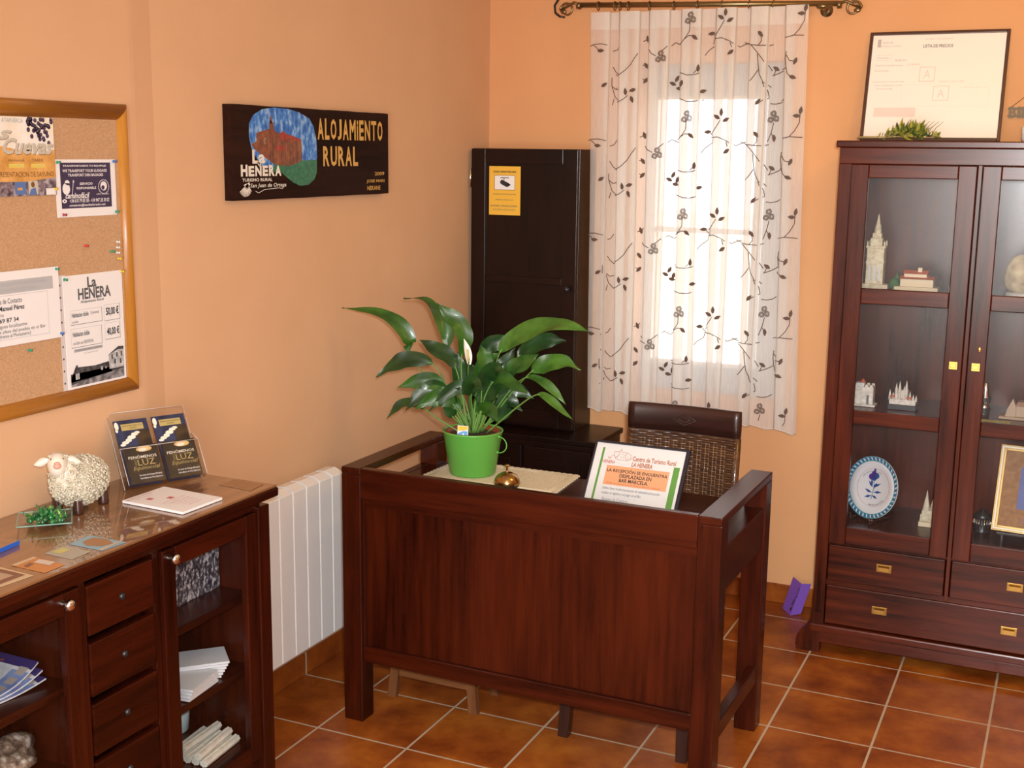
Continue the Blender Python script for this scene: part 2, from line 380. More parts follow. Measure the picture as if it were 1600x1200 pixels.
# ------------------------------------------------------------------ footstool and chair behind the desk
st = thing('footstool', 'small low light-brown wooden footstool under the desk', 'stool', (0.53, -1.44, 0))
sx, sz_ = wood('stool', 'x'), wood('stool', 'z')
for sx_, sy_ in ((-1, -1), (1, -1), (-1, 1), (1, 1)):
    b = MB(); x = 0.145*sx_; y = 0.075*sy_ + 0.02
    for k in (0,):
        vs = []
        for z, f in ((0, 1.08), (0.17, 0.95)):
            for dx, dy in ((-0.016, -0.012), (0.016, -0.012), (0.016, 0.012), (-0.016, 0.012)): vs.append((x*f+dx, y*f+dy, z))
        b.faces(vs, [(0, 3, 2, 1), (4, 5, 6, 7), (0, 1, 5, 4), (1, 2, 6, 5), (2, 3, 7, 6), (3, 0, 4, 7)], sz_)
    b.build('leg', st)
b = MB(); b.box(-0.13, 0.13, -0.065, -0.050, 0.078, 0.108, sx, 0.002); b.build('crossbar', st)
b = MB(); b.box(-0.17, 0.17, -0.08, 0.12, 0.17, 0.19, sx, 0.004); b.build('seat', st)

ch = thing('wicker_chair', 'dark wooden chair with woven wicker backrest behind the desk', 'chair', (1.215, -1.25, 0))
cw, cwz = wood('chair', 'x'), wood('chair', 'z')
M_wick = noisy('woven_reed', [(0.3, (0.045, 0.016, 0.006)), (0.7, (0.125, 0.052, 0.020))], 45, (0.2, 1, 1), rough=0.28, coat=0.4)
M_wickb = mat('reed_backing', (0.045, 0.018, 0.010), 0.5)
for sx_ in (-1, 1):
    b = MB(); vs = []
    for z, x, y, w in ((0, 0.197, -0.262, 0.017), (0.25, 0.190, -0.235, 0.019), (0.46, 0.186, -0.215, 0.020)):
        for dx, dy in ((-w, -w), (w, -w), (w, w), (-w, w)): vs.append((sx_*x+dx, y+dy, z))
    b.faces(vs, [(0, 3, 2, 1), (8, 9, 10, 11)] + [(i+4*k, (i+1) % 4+4*k, (i+1) % 4+4*k+4, i+4*k+4) for k in (0, 1) for i in range(4)], cwz); b.build('leg', ch)
    b = MB(); vs = []
    for z, x, y in ((0, 0.148, 0.195), (0.45, 0.155, 0.250), (0.915, 0.160, 0.312)):
        for dx, dy in ((-0.017, -0.015), (0.017, -0.015), (0.017, 0.015), (-0.017, 0.015)): vs.append((sx_*x+dx, y+dy, z))
    b.faces(vs, [(0, 3, 2, 1), (8, 9, 10, 11)] + [(i+4*k, (i+1) % 4+4*k, (i+1) % 4+4*k+4, i+4*k+4) for k in (0, 1) for i in range(4)], cwz); b.build('leg', ch)
b = MB(); b.box(-0.205, 0.205, -0.235, 0.215, 0.43, 0.475, M_wick, 0.015); b.build('seat', ch)
def backy(x, z):  # curved, raked back
    return 0.232 + 0.05*(z-0.5)/0.5 + 0.018*(1-(x/0.19)**2)
b = MB()
b.grid(lambda u, v: (-0.188+0.376*u, backy(-0.188+0.376*u, 0.5+0.41*v), 0.5+0.41*v), 12, 8, M_wickb)
b.grid(lambda u, v: (-0.188+0.376*u, backy(-0.188+0.376*u, 0.5+0.41*v)+0.022, 0.5+0.41*v), 12, 8, M_wickb)
b.build('backrest_core', ch)
M_pale = mat('pale_reed', (0.24, 0.13, 0.065), 0.25, coat=0.5)  # lighter cane colour for the vertical binding strips
b = MB(); rows = 50
for j in range(rows):
    z = 0.505 + 0.40*j/(rows-1); pts = []
    for i in range(49):
        x = -0.190+0.38*i/48; k = x/0.0285
        pts.append((x, backy(x, z)-0.003-0.0030*math.sin(PI*k + (PI if j % 2 else 0)), z))
    b.tube(pts, 0.0036, M_wick, 5)
b.build('wicker_weave', ch)
b = MB()
for k in range(-5, 6):
    x = 0.0285*k + 0.002
    for dx in (-0.006, 0.006):
        b.tube([(x+dx, backy(x, z)-0.0065, z) for z in (0.54, 0.65, 0.78, 0.885)], 0.0014, M_pale, 4)
b.build('binding_cane', ch)
for sx_ in (-1, 1):
    b = MB()
    b.tube([(sx_*0.187, backy(0.187, z)+0.010, z) for z in (0.48, 0.6, 0.75, 0.91)], 0.014, M_wick, 10); b.build('wrapped_edge', ch)
b = MB()
def railf(u, v):
    x = -0.197+0.394*u; a = 2*PI*v
    return (x, backy(x, 0.955)+0.008+0.015*math.cos(a), 0.955 + 0.047*max(-1, min(1, 1.25*math.sin(a))))
b.grid(railf, 16, 16, cw); b.faces([railf(0, k/16) for k in range(16)], [tuple(range(16))], cw); b.faces([railf(1, k/16) for k in range(16)], [tuple(range(16))[::-1]], cw)
b.build('top_rail', ch)
b = MB()
for s in (1.0, 0.55):
    P_ = [(-0.04*s, 0.955), (0, 0.955+0.02*s), (0.04*s, 0.955), (0, 0.955-0.02*s)]
    b.tube([(x, backy(x, 0.955)-0.0085, z) for x, z in P_], 0.0022, M_wickb, 5, closed=True)
b.build('carved_diamond', ch)

# ------------------------------------------------------------------ sideboard on the left
SB = (0.012, -2.84, 0)
sb = thing('sideboard', 'long dark red sideboard with glass doors, four drawers and glass-covered top', 'cabinet', SB)
sx, sy, sz = wood('sideboard', 'x'), wood('sideboard', 'y'), wood('sideboard', 'z')
M_top = noisy('sideboard_top_wood', [(0.35, (0.17, 0.075, 0.028)), (0.65, (0.26, 0.125, 0.050))], 30, (1, 0.08, 1), rough=0.4, coat=1.0)
M_top.node_tree.nodes['Principled BSDF'].inputs['Coat Roughness'].default_value = 0.02; M_top.node_tree.nodes['Principled BSDF'].inputs['Coat IOR'].default_value = 1.75
def sbb(): return MB(SB)
YR, YL = -2.240, -3.440
for x0, x1 in ((0.365, 0.415), (0.02, 0.07)):
    for y0, y1 in ((YR-0.05, YR), (YL, YL+0.05)):
        b = sbb(); b.box(x0, x1, y0, y1, 0, 0.884, sz, 0.003); b.build('post', sb)
b = sbb(); b.box(0.012, 0.440, YL-0.01, YR+0.012, 0.906, 0.932, sy, 0.005); b.build('top', sb)
b = sbb(); b.box(0.014, 0.436, YL-0.006, YR+0.008, 0.9325, 0.9385, M_top, 0.001)
b.build('tabletop_glass', sb)
b = sbb(); b.box(0.03, 0.402, YL+0.025, YR-0.025, 0.875, 0.906, sy, 0.002); b.build('frieze', sb)
b = sbb(); b.box(0.07, 0.365, YR-0.04, YR-0.015, 0.12, 0.88, sz); b.build('side_panel', sb)
b = sbb(); b.box(0.07, 0.365, YL+0.015, YL+0.04, 0.12, 0.88, sz); b.build('side_panel', sb)
b = sbb(); b.box(0.03, 0.045, YL+0.03, YR-0.03, 0.12, 0.88, sz); b.build('back_panel', sb)
for y0, y1 in ((-2.700, -2.680), (-2.948, -2.928)):
    b = sbb(); b.box(0.045, 0.40, y0, y1, 0.12, 0.875, sz, 0.002); b.build('divider', sb)
b = sbb(); b.box(0.045, 0.40, YL+0.04, YR-0.04, 0.15, 0.195, sy, 0.002); b.build('bottom_board', sb)
b = sbb(); b.box(0.36, 0.395, YL+0.05, YR-0.05, 0.10, 0.15, sy, 0.002); b.build('plinth', sb)
for y0, y1 in ((-2.680, YR-0.04), (YL+0.04, -2.948)):
    for z in (0.395, 0.612):
        b = sbb(); b.box(0.045, 0.372, y0, y1, z, z+0.022, sy, 0.002); b.build('shelf', sb)
def sdoor(y0, y1, knob_y):
    b = sbb(); x0, x1, z0, z1 = 0.388, 0.410, 0.150, 0.872; w = 0.048
    b.box(x0, x1, y0, y0+w, z0, z1, sz, 0.003); b.box(x0, x1, y1-w, y1, z0, z1, sz, 0.003)
    b.box(x0, x1, y0+w, y1-w, z1-0.052, z1, sy, 0.003); b.box(x0, x1, y0+w, y1-w, z0, z0+0.048, sy, 0.003)
    d = b.build('door', sb)
    b = MB(); b.box(0.397-SB[0], 0.399-SB[0], y0+w-SB[1], y1-w-SB[1], z0+0.048, z1-0.052, M_pane); b.build('glass_pane', d)
    b = MB(); c = Vector((0.410-SB[0], knob_y-SB[1], 0.851)); xf = Matrix.Translation(c) @ Matrix.Rotation(PI/2, 4, 'Y')
    b.lathe([(0.009, 0), (0.005, 0.004), (0.005, 0.010), (0.011, 0.016), (0.0145, 0.022), (0.0125, 0.029), (0.006, 0.033), (0, 0.034)], (0, 0, 0), M_steel, 20, xf=xf); b.build('knob', d)
sdoor(-2.676, YR-0.052, -2.655); sdoor(YL+0.052, -2.952, -3.008)
zt = [0.868, 0.728, 0.578, 0.430, 0.285, 0.152]
for z1, z0 in zip(zt, zt[1:]):
    b = sbb(); b.box(0.385, 0.403, -2.925, -2.703, z0+0.012, z1-0.006, sy, 0.004)
    dr = b.build('drawer', sb)
    b = MB(); c = Vector((0.403-SB[0], -2.814-SB[1], (z0+z1)/2+0.005)); b.ball(c, (0.008, 0.009, 0.009), M_darkm); b.build('knob', dr)

# ------------------------------------------------------------------ radiator
rad = thing('radiator', 'white panelled wall radiator between sideboard and desk', 'radiator', (0.075, -1.64, 0.17))
for k in range(7):
    y1 = -1.395 - 0.0775*k; y0 = y1-0.0755; b = MB((0.075, -1.64, 0.17))
    b.box(0.112, 0.120, y0, y1, 0.172, 0.742, M_rad, 0.004)                       # front blade
    b.box(0.052, 0.112, (y0+y1)/2-0.013, (y0+y1)/2+0.013, 0.18, 0.738, M_rad, 0.003)  # core
    b.box(0.035, 0.052, y0+0.01, y1-0.01, 0.19, 0.735, M_rad, 0.003)               # rear fin
    b.prism([(0.040, 0.735), (0.050, 0.752), (0.085, 0.756), (0.118, 0.742), (0.118, 0.736), (0.085, 0.744), (0.055, 0.742), (0.046, 0.731)], y0+0.006, y1-0.004, 'y', M_rad)
    recalc(b.build('section', rad))
for y in (-1.90, -1.47):
    b = MB((0.075, -1.64, 0.17)); b.box(0.0005, 0.05, y, y+0.02, 0.60, 0.63, M_rad); b.build('bracket', rad)

# ------------------------------------------------------------------ tall corner cabinet
tc_ = thing('corner_cabinet', 'tall narrow near-black cabinet with one panelled door in the corner', 'cabinet', (0.3, -0.15, 0))
tx, ty, tz = wood('tall', 'x'), wood('tall', 'y'), wood('tall', 'z')
O_ = (0.3, -0.15, 0); def_b = lambda: MB(O_)
CX0, CX1, CY = 0.045, 0.504, -0.185
b = def_b(); b.box(0.02, 0.650, -0.33, -0.012, 0.10, 0.655, tx, 0.003); b.build('base_body', tc_)
b = def_b(); b.box(0.015, 0.660, -0.335, -0.003, 0.655, 0.679, tx, 0.004); b.build('base_top', tc_)
for x0 in (0.03, 0.60):
    for y0 in (-0.325, -0.06):
        b = def_b(); b.box(x0, x0+0.04, y0, y0+0.04, 0, 0.10, tz); b.build('foot', tc_)
for x0, x1 in ((0.03, 0.33), (0.34, 0.64)):
    b = def_b(); b.box(x0, x1, -0.346, -0.33, 0.13, 0.635, tz, 0.003); b.box(x0+0.05, x1-0.05, -0.349, -0.345, 0.19, 0.575, tz, 0.002)
    d = b.build('base_door', tc_)
    b = MB(); kx = (x1-0.025 if x0 < 0.2 else x0+0.025)-O_[0]; b.ball((kx, -0.358-O_[1], 0.42), 0.012, M_darkm); b.build('knob', d)
b = def_b(); b.box(0.012, CX1, CY, -0.002, 0.679, 1.862, tz, 0.002); b.build('upper_body', tc_)
b = def_b(); y0, y1 = CY-0.022, CY-0.001; D0, D1 = 0.018, 0.502
b.box(D0, D0+0.065, y0, y1, 0.69, 1.860, tz, 0.002); b.box(D1-0.065, D1, y0, y1, 0.69, 1.860, tz, 0.002)
b.box(D0+0.065, D1-0.065, y0, y1, 1.800, 1.860, tx, 0.002); b.box(D0+0.065, D1-0.065, y0, y1, 0.69, 0.76, tx, 0.002)
b.box(D0+0.065, D1-0.065, y0+0.004, y1, 1.300, 1.330, tx, 0.002); b.box(D0+0.064, D1-0.064, y0+0.009, y1, 0.75, 1.81, tz)
dt = b.build('door', tc_)
b = MB(); b.lathe([(0.008, 0), (0.006, 0.008), (0.013, 0.018), (0.012, 0.027), (0, 0.031)], (0, 0, 0), M_darkm, 18,
    xf=Matrix.Translation(Vector((D1-0.030-O_[0], y0-O_[1], 1.290))) @ Matrix.Rotation(PI/2, 4, 'X')); b.build('knob', dt)
b = MB(); b.tube([(D0-0.004-O_[0], y0-0.001-O_[1], z) for z in (1.70, 1.78)], 0.005, M_steel, 8); b.build('hinge', dt)

# ------------------------------------------------------------------ glazed display cabinet (vitrine)
VO = (2.063, -0.24, 0)
vt = thing('display_cabinet', 'tall reddish-brown display cabinet with two glazed doors and drawers', 'cabinet', VO)
vx, vy, vz = wood('vitrine', 'x'), wood('vitrine', 'y'), wood('vitrine', 'z')
vb = lambda: MB(VO)
VL, VR, VF = 1.592, 2.534, -0.45
b = vb(); b.box(VL-0.012, VR+0.012, VF-0.010, -0.008, 1.878, 1.902, vx, 0.004); b.build('top', vt)
b = vb(); b.box(VL, VR, VF+0.002, VF+0.03, 1.822, 1.878, vx, 0.002); b.build('frieze', vt)
for x0 in (VL, VR-0.02):
    b = vb(); b.box(x0, x0+0.02, VF+0.02, -0.012, 0.10, 1.878, vz, 0.002); b.build('side_panel', vt)
for x0 in (VL, VR-0.044):
    b = vb(); b.box(x0, x0+0.044, VF+0.001, VF+0.028, 0.10, 1.823, vz, 0.003); b.build('stile', vt)
b = vb(); b.box(2.0555, 2.0705, VF+0.002, VF+0.028, 0.27, 1.823, vz, 0.002); b.build('centre_stile', vt)
b = vb(); b.box(VL+0.02, VR-0.02, -0.03, -0.014, 0.10, 1.878, vz); b.build('back_panel', vt)
for z in (0.905, 1.345):
    b = vb(); b.box(VL+0.02, VR-0.02, VF+0.035, -0.03, z, z+0.022, vx, 0.002); b.build('shelf', vt)
b = vb(); b.box(VL+0.02, VR-0.02, VF+0.028, -0.03, 0.465, 0.487, vx, 0.002); b.box(VL+0.02, VR-0.02, VF+0.028, -0.03, 0.1, 0.12, vx); b.build('bottom_board', vt)
def vdoor(x0, x1, inner_right):
    y0, y1 = VF-0.006, VF+0.016; b = vb(); w = 0.060
    b.box(x0, x0+w, y0, y1, 0.432, 1.820, vz, 0.003); b.box(x1-w, x1, y0, y1, 0.432, 1.820, vz, 0.003)
    for z0, z1 in ((1.774, 1.820), (1.331, 1.386), (0.890, 0.942), (0.432, 0.500)):
        b.box(x0+w, x1-w, y0+0.001, y1, z0, z1, vx, 0.003)
    d = b.build('door', vt)
    o = Vector(VO)
    for z0, z1 in ((1.386, 1.774), (0.942, 1.331), (0.500, 0.890)):
        b = MB(); b.box(x0+w-o.x, x1-w-o.x, VF+0.004-o.y, VF+0.006-o.y, z0, z1, M_pane); b.build('glass_pane', d)
    b = MB(); cx = (x1-0.028 if inner_right else x0+0.028) - o.x; yy = y0-o.y
    b.box(cx-0.014, cx+0.014, yy-0.003, yy, 1.120, 1.148, M_brass, 0.001)
    b.box(cx-0.010, cx+0.010, yy-0.006, yy-0.003, 1.126, 1.142, M_brass, 0.002); b.build('brass_pull', d)
    if not inner_right:
        b = MB(); b.ball((cx+0.008, yy-0.002, 1.195), (0.006, 0.003, 0.011), M_brass); b.ball((cx+0.008, yy-0.006, 1.190), (0.003, 0.004, 0.006), M_steel); b.build('keyhole_plate', d)
vdoor(1.637, 2.054, True); vdoor(2.072, 2.489, False)
def vdrawer(x0, x1, z0, z1, pulls):
    b = vb(); b.box(x0, x1, VF-0.004, VF+0.016, z0, z1, vx, 0.003); d = b.build('drawer', vt); o = Vector(VO)
    for px_ in pulls:
        b = MB(); cx = px_-o.x; yy = VF-0.004-o.y; zc = (z0+z1)/2 + 0.005
        b.box(cx-0.027, cx+0.027, yy-0.003, yy, zc-0.015, zc+0.015, M_abrass, 0.001)
        b.prism([(yy-0.003, zc+0.010), (yy-0.012, zc+0.006), (yy-0.013, zc-0.008), (yy-0.009, zc-0.008), (yy-0.003, zc+0.002)], cx-0.019, cx+0.019, 'x', M_abrass)
        b.build('brass_pull', d)
vdrawer(1.640, 2.052, 0.288, 0.426, (1.842,)); vdrawer(2.074, 2.486, 0.288, 0.426, (2.289,))
vdrawer(1.640, 2.486, 0.118, 0.268, (1.836, 2.282))
b = vb(); b.box(VL+0.044, VR-0.044, VF+0.003, VF+0.02, 0.268, 0.288, vx, 0.001); b.box(VL+0.044, VR-0.044, VF+0.003, VF+0.02, 0.426, 0.436, vx, 0.001); b.build('rail', vt)
b = vb(); b.box(VL-0.006, VR+0.006, VF-0.016, VF+0.03, 0.080, 0.112, vx, 0.006); b.box(VL, VR, VF-0.006, VF+0.015, 0.038, 0.080, vx, 0.002); b.build('base_moulding', vt)
for s in (-1, 1):
    e = VL if s < 0 else VR; b = vb()
    prof = [(0, 0.16), (0.004*s, 0.13), (0.018*s, 0.10), (0.040*s, 0.075), (0.052*s, 0.05), (0.054*s, 0.02), (0.050*s, 0), (-0.035*s, 0), (-0.035*s, 0.16)]
    b.prism([(e+x, z) for x, z in prof], VF-0.014, VF+0.03, 'y', vz); recalc(b.build('foot', vt))
    b = vb(); b.prism([(e+x, z) for x, z in prof], -0.06, -0.012, 'y', vz); recalc(b.build('foot', vt))

# ------------------------------------------------------------------ curtain rod and curtain
rod = thing('curtain_rod', 'bronze curtain rod with rings and curled scroll ends above the window', 'curtain rod', (0.95, -0.10, 2.425))
RO = (0.95, -0.10, 2.425); rb = lambda: MB(RO)
b = rb(); b.tube([(0.445, -0.10, 2.440), (1.50, -0.10, 2.408)], 0.0105, M_bronze, 12); b.build('pole', rod)
def scroll(cx, cz, flip, name):
    b = rb(); pts = []; rr = []
    for k in range(40):
        a = PI/2 - 0.15*k; r = 0.030*(1-0.012*k)
        pts.append((cx + flip*(-0.0+r*math.cos(a+PI/2)), -0.10, cz - 0.004 + r*math.sin(a+PI/2) - 0.0)); rr.append(0.0055-0.00005*k)
    b.tube([(cx+flip*0.055, -0.10, cz+0.014)] + [(cx+flip*0.03, -0.10, cz+0.024)] + pts, [0.007, 0.0065]+rr, M_bronze, 8)
    p = pts[-1]; b.ball(p, (0.013, 0.006, 0.009), M_bronze)
    b.tube([(cx+flip*0.06, -0.10, cz+0.010), (cx+flip*0.045, -0.10, cz+0.012)], 0.014, M_bronze, 12); b.build('finial', rod)
scroll(0.398, 2.426, 1, 'l'); scroll(1.548, 2.392, -1, 'r')
b = rb()   # dark wall scroll at the far left, its foot on the wall
b.tube([(0.346, -0.006, 2.50), (0.335, -0.04, 2.475), (0.330, -0.07, 2.445), (0.342, -0.09, 2.414), (0.366, -0.10, 2.398), (0.388, -0.10, 2.394)], [0.005, 0.005, 0.005, 0.005, 0.005, 0.004], M_darkm, 8)
b.tube([(0.346, -0.001, 2.50), (0.346, -0.008, 2.50)], 0.018, M_bronze, 14)
b.build('wall_bracket', rod)
b = rb(); b.tube([(1.432, -0.001, 2.394), (1.432, -0.008, 2.394)], 0.024, M_bronze, 18); b.tube([(1.432, -0.006, 2.394), (1.432, -0.06, 2.395), (1.432, -0.10, 2.404)], 0.007, M_bronze, 10)
b.ball((1.432, -0.10, 2.400), (0.022, 0.012, 0.012), M_bronze); b.build('wall_bracket', rod)
for x in (0.535, 0.606, 0.628, 0.663, 0.752, 0.853, 0.949, 1.047, 1.155, 1.249):
    z = 2.440-0.0303*(x-0.445); b = rb()
    b.tube([(x, -0.10+0.016*math.cos(2*PI*k/16), z-0.004+0.017*math.sin(2*PI*k/16)) for k in range(16)], 0.0022, M_bronze, 6, closed=True); b.build('ring', rod)

TOPB = [(.515, .603), (.637, .729), (.763, .852), (.895, .980), (1.034, 1.119), (1.169, 1.243), (1.302, 1.390)]
BOTB = [(.545, .603), (.657, .732), (.777, .850), (.917, .995), (1.056, 1.116), (1.190, 1.242), (1.343, 1.425)]
YF, YB = -0.138, -0.112
def pleat_path(z):
    t = (2.405-z)/1.65; t = max(0, min(1, t)); B = [((a+(c-a)*t), (b2+(d-b2)*t)) for (a, b2), (c, d) in zip(TOPB, BOTB)]
    p = []; dl = 0.40
    for i, (a, c) in enumerate(B):
        w = c-a; s = 0.004 + 0.010*t
        p += [(a, YF+0.004), (a+0.12*w, YF-s), (a+0.5*w, YF-0.3*s-0.002), (a+0.88*w, YF-s), (c, YF+0.004)]
        if i < len(B)-1:
            n = B[i+1]; nw = n[1]-n[0]; q0 = c-dl*w; q1 = n[0]+dl*nw
            p += [(c-0.3*dl*w, YF+0.012), (q0, YB-0.004), (q0+0.004, YB+0.002), ((q0+q1)/2, YB+0.004*math.sin(i*2.1)), (q1-0.004, YB+0.002), (q1, YB-0.004), (n[0]+0.3*dl*nw, YF+0.012)]
    return p
cur = thing('curtain', 'sheer white curtain with brown embroidered vines over the window', 'curtain', (0.95, -0.125, 2.40)); CO = (0.95, -0.125, 2.40)
npts = len(pleat_path(2.0)); NV = 40
b = MB(CO)
def cf(u, v):
    i = int(round(u*(npts-1))); zt_ = 2.403; x0, _ = pleat_path(0.8)[i]
    zb = 0.770 + 0.008*math.sin(x0*47+1) - 0.012*(x0-0.9)
    z = zt_ + (zb-zt_)*v; x, y = pleat_path(z)[i]
    return (x + 0.004*math.sin(v*5+i*0.7)*v, y + 0.003*math.sin(v*7+i)*v, z)
b.grid(cf, npts-1, NV, M_sheer); b.build('voile', cur)
b = MB(CO)
b.grid(lambda u, v: (lambda p: (p[0], p[1]-0.001, 2.404-0.068*v))(pleat_path(2.4)[int(round(u*(npts-1)))]), npts-1, 3, M_sheer); b.build('heading_tape', cur)
b = MB(CO); hp = [cf(i/(npts-1), 1) for i in range(npts)]
b.tube([(x, y-0.001, z+0.003) for x, y, z in hp], 0.0012, mat('hem_thread', (0.75, 0.70, 0.62), 0.7), 4); b.build('hem', cur)
def ysurf(x, z):
    t = max(0, min(1, (2.405-z)/1.65))
    for (a, c), (d, e) in zip(TOPB, BOTB):
        if a+(d-a)*t-0.001 <= x <= c+(e-c)*t+0.001: return YF-0.017
    return YB-0.006
EP= [[(0.526,2.271),(0.541,2.278),(0.57,2.28),(0.607,2.273)],[(0.61,2.252),(0.628,2.257),(0.641,2.276)],[(0.612,2.19),(0.627,2.169),(0.645,2.154),(0.676,2.174),(0.699,2.196),(0.715,2.222),(0.734,2.246)],[(0.609,2.149),(0.61,2.115),(0.625,2.073),(0.648,2.051),(0.671,2.061),(0.691,2.076)],[(0.61,2.115),(0.629,2.101),(0.647,2.105)],[(0.541,2.274),(0.562,2.257)],[(0.621,2.065),(0.615,2.04)],[(0.737,2.288),(0.757,2.295),(0.767,2.306)],[(0.738,2.196),(0.754,2.193)],[(0.74,2.142),(0.754,2.136)],[(0.773,2.253),(0.783,2.238),(0.803,2.228)],[(0.83,2.249),(0.849,2.264),(0.872,2.28),(0.9,2.268),(0.926,2.302),(0.937,2.32),(0.938,2.356)],[(0.915,2.288),(0.934,2.302),(0.95,2.301)],[(0.904,2.163),(0.932,2.153),(0.963,2.154),(0.99,2.162)],[(0.959,2.159),(0.978,2.178)],[(0.908,2.063),(0.936,2.052),(0.968,2.052),(0.995,2.059)],[(0.993,2.228),(1.006,2.245),(1.036,2.267),(1.041,2.292),(1.027,2.306)],[(1.041,2.3),(1.056,2.324),(1.074,2.355)],[(1.041,2.288),(1.065,2.291),(1.096,2.279),(1.131,2.257),(1.146,2.264),(1.172,2.273)],[(1.1,2.272),(1.107,2.254)],[(1.149,2.273),(1.176,2.263),(1.21,2.259),(1.24,2.258),(1.26,2.263)],[(1.21,2.259),(1.222,2.276),(1.219,2.294)],[(1.18,2.263),(1.203,2.238),(1.227,2.209),(1.261,2.165)],[(1.208,2.227),(1.213,2.187),(1.219,2.151),(1.235,2.122),(1.259,2.104)],[(1.214,2.169),(1.197,2.144),(1.183,2.127)],[(1.232,2.122),(1.248,2.086),(1.253,2.065),(1.224,2.047)],[(1.262,2.147),(1.282,2.154),(1.303,2.164),(1.32,2.175),(1.316,2.207),(1.318,2.235)],[(1.319,2.221),(1.331,2.201),(1.349,2.198)],[(1.32,2.175),(1.325,2.153),(1.341,2.14)],[(1.259,2.043),(1.28,2.041),(1.302,2.046),(1.318,2.057)],[(1.312,2.285),(1.344,2.293),(1.395,2.291)],[(1.344,2.293),(1.364,2.315),(1.381,2.346),(1.382,2.381)],[(1.266,2.147),(1.276,2.173)],[(1.275,1.971),(1.267,1.934),(1.254,1.898)],[(1.265,1.934),(1.278,1.912)]]
EL= [(0.571,2.253),(0.682,2.091),(0.712,2.097),(0.71,2.061),(0.591,2.119),(0.754,2.193),(0.754,2.136),(0.959,2.295),(0.884,2.141),(0.867,2.122),(0.912,2.121),(0.895,2.103),(0.978,2.178),(1.017,2.31),(1.078,2.385),(1.061,2.367),(1.097,2.356),(1.104,2.236),(1.217,2.301),(1.219,2.049),(1.276,2.173),(1.354,2.198),(1.347,2.139),(1.384,2.391),(1.369,2.371),(1.279,1.912),(0.991,2.092),(0.757,2.295)]
EF= [(0.823,2.224),(0.939,2.367),(1.272,1.992)]

b = MB(CO)
def put(x, z): return (x, ysurf(x, z), z)
for k, dz in enumerate((0, -0.375, -0.757, -1.150, -1.540)):
    ok = lambda x, z: 0.785 < z < 2.400 and 0.520 < x < 1.42
    mapx = lambda x, z: x + (0.035*(x-1.15) + 0.006*(1.2-x)) * max(0, (2.3-z)/1.6)
    for pth in EP:
        pts = [(mapx(x, z+dz), z+dz) for x, z in pth]
        fine = []
        for (x0, z0), (x1, z1) in zip(pts, pts[1:]):
            for s in range(4): fine.append((x0+(x1-x0)*s/4, z0+(z1-z0)*s/4))
        fine.append(pts[-1]); seg = []
        for q in fine + [None]:
            if q is not None and ok(*q) and (not seg or abs(ysurf(*q)-seg[-1][1]) < 0.01): seg.append(put(*q))
            else:
                if len(seg) > 1: b.tube(seg, 0.0016, M_embr, 5)
                seg = [put(*q)] if (q is not None and ok(*q)) else []
    for i, (x, z) in enumerate(EL):
        x, z = mapx(x, z+dz), z+dz
        if not ok(x, z): continue
        a = (i*1.7) % (2*PI) if i not in (14, 15, 16) else (PI/2, 2.6, 0.5)[i-14]
        c, s_ = math.cos(a), math.sin(a); y = ysurf(x, z)-0.001
        sh = [(-0.015, 0), (-0.008, 0.0058), (0, 0.0075), (0.008, 0.005), (0.016, 0), (0.008, -0.005), (0, -0.0075), (-0.008, -0.0058)]
        b.faces([(x+p*c-q*s_, y - 0.0015*(1 if j % 2 else 0), z+p*s_+q*c) for j, (p, q) in enumerate(sh)], [tuple(range(8))], M_embr)
    for i, (x, z) in enumerate(EF):
        if i == 2 and k == 4: continue
        x, z = mapx(x, z+dz), z+dz
        if not ok(x, z): continue
        for a0 in (PI/2, -0.35, PI+0.9):
            cx, cz = x+0.0135*math.cos(a0), z+0.0135*math.sin(a0); y = ysurf(x, z)-0.002
            b.tube([(cx+(0.003+0.0095*q/30)*math.cos(q*0.62+a0), y, cz+(0.003+0.0095*q/30)*math.sin(q*0.62+a0)) for q in range(31)], 0.0011, M_embr, 4)
b.build('embroidery', cur, merge=False)

# ------------------------------------------------------------------ cork notice board
BF = 0.0325
nb = thing('notice_board', 'cork notice board in golden wooden frame on left wall', 'notice board', (0.012, -2.83, 1.18)); NO = (0.012, -2.83, 1.18)
gy, gz = wood('gilt', 'y'), wood('gilt', 'z')
b = MB(NO); b.box(0.013, 0.024, -3.32, -2.34, 1.21, 1.93, M_cork); b.build('cork_panel', nb)
def fprof(y0, y1, z0, z1, m, along, mit0, mit1):
    b = MB(NO); n = 8; P_ = []
    for k in range(n+1):
        a = PI*k/n; P_.append((0.5-0.5*math.cos(a), 0.012+0.006+0.016*math.sin(a)))
    rings = []
    for e in (0, 1):
        for t, x in [(0, 0.0125)]+P_+[(1, 0.0125)]:
            if along == 'y':
                z = z0+(z1-z0)*t; d = (z1-z0)*(t if mit0 > 0 else 1-t)
                y = (y0 + d) if e == 0 else (y1 - d)
            else:
                y = y0+(y1-y0)*t; d = (y1-y0)*(t if mit0 > 0 else 1-t); z = (z0+d) if e == 0 else (z1-d)
            rings.append((x, y, z))
    k = len(P_)+2
    b.faces(rings, [(i, i+1, k+i+1, k+i) for i in range(k-1)] + [tuple(range(k))[::-1], tuple(range(k, 2*k))], m, True)
    return recalc(b.build('frame_bar', nb))
fprof(-3.345, -2.298, 1.918, 1.962, gy, 'y', -1, 0); fprof(-3.345, -2.298, 1.180, 1.224, gy, 'y', 1, 0)
fprof(-2.342, -2.298, 1.180, 1.962, gz, 'z', -1, 0); fprof(-3.345, -3.301, 1.180, 1.962, gz, 'z', 1, 0)
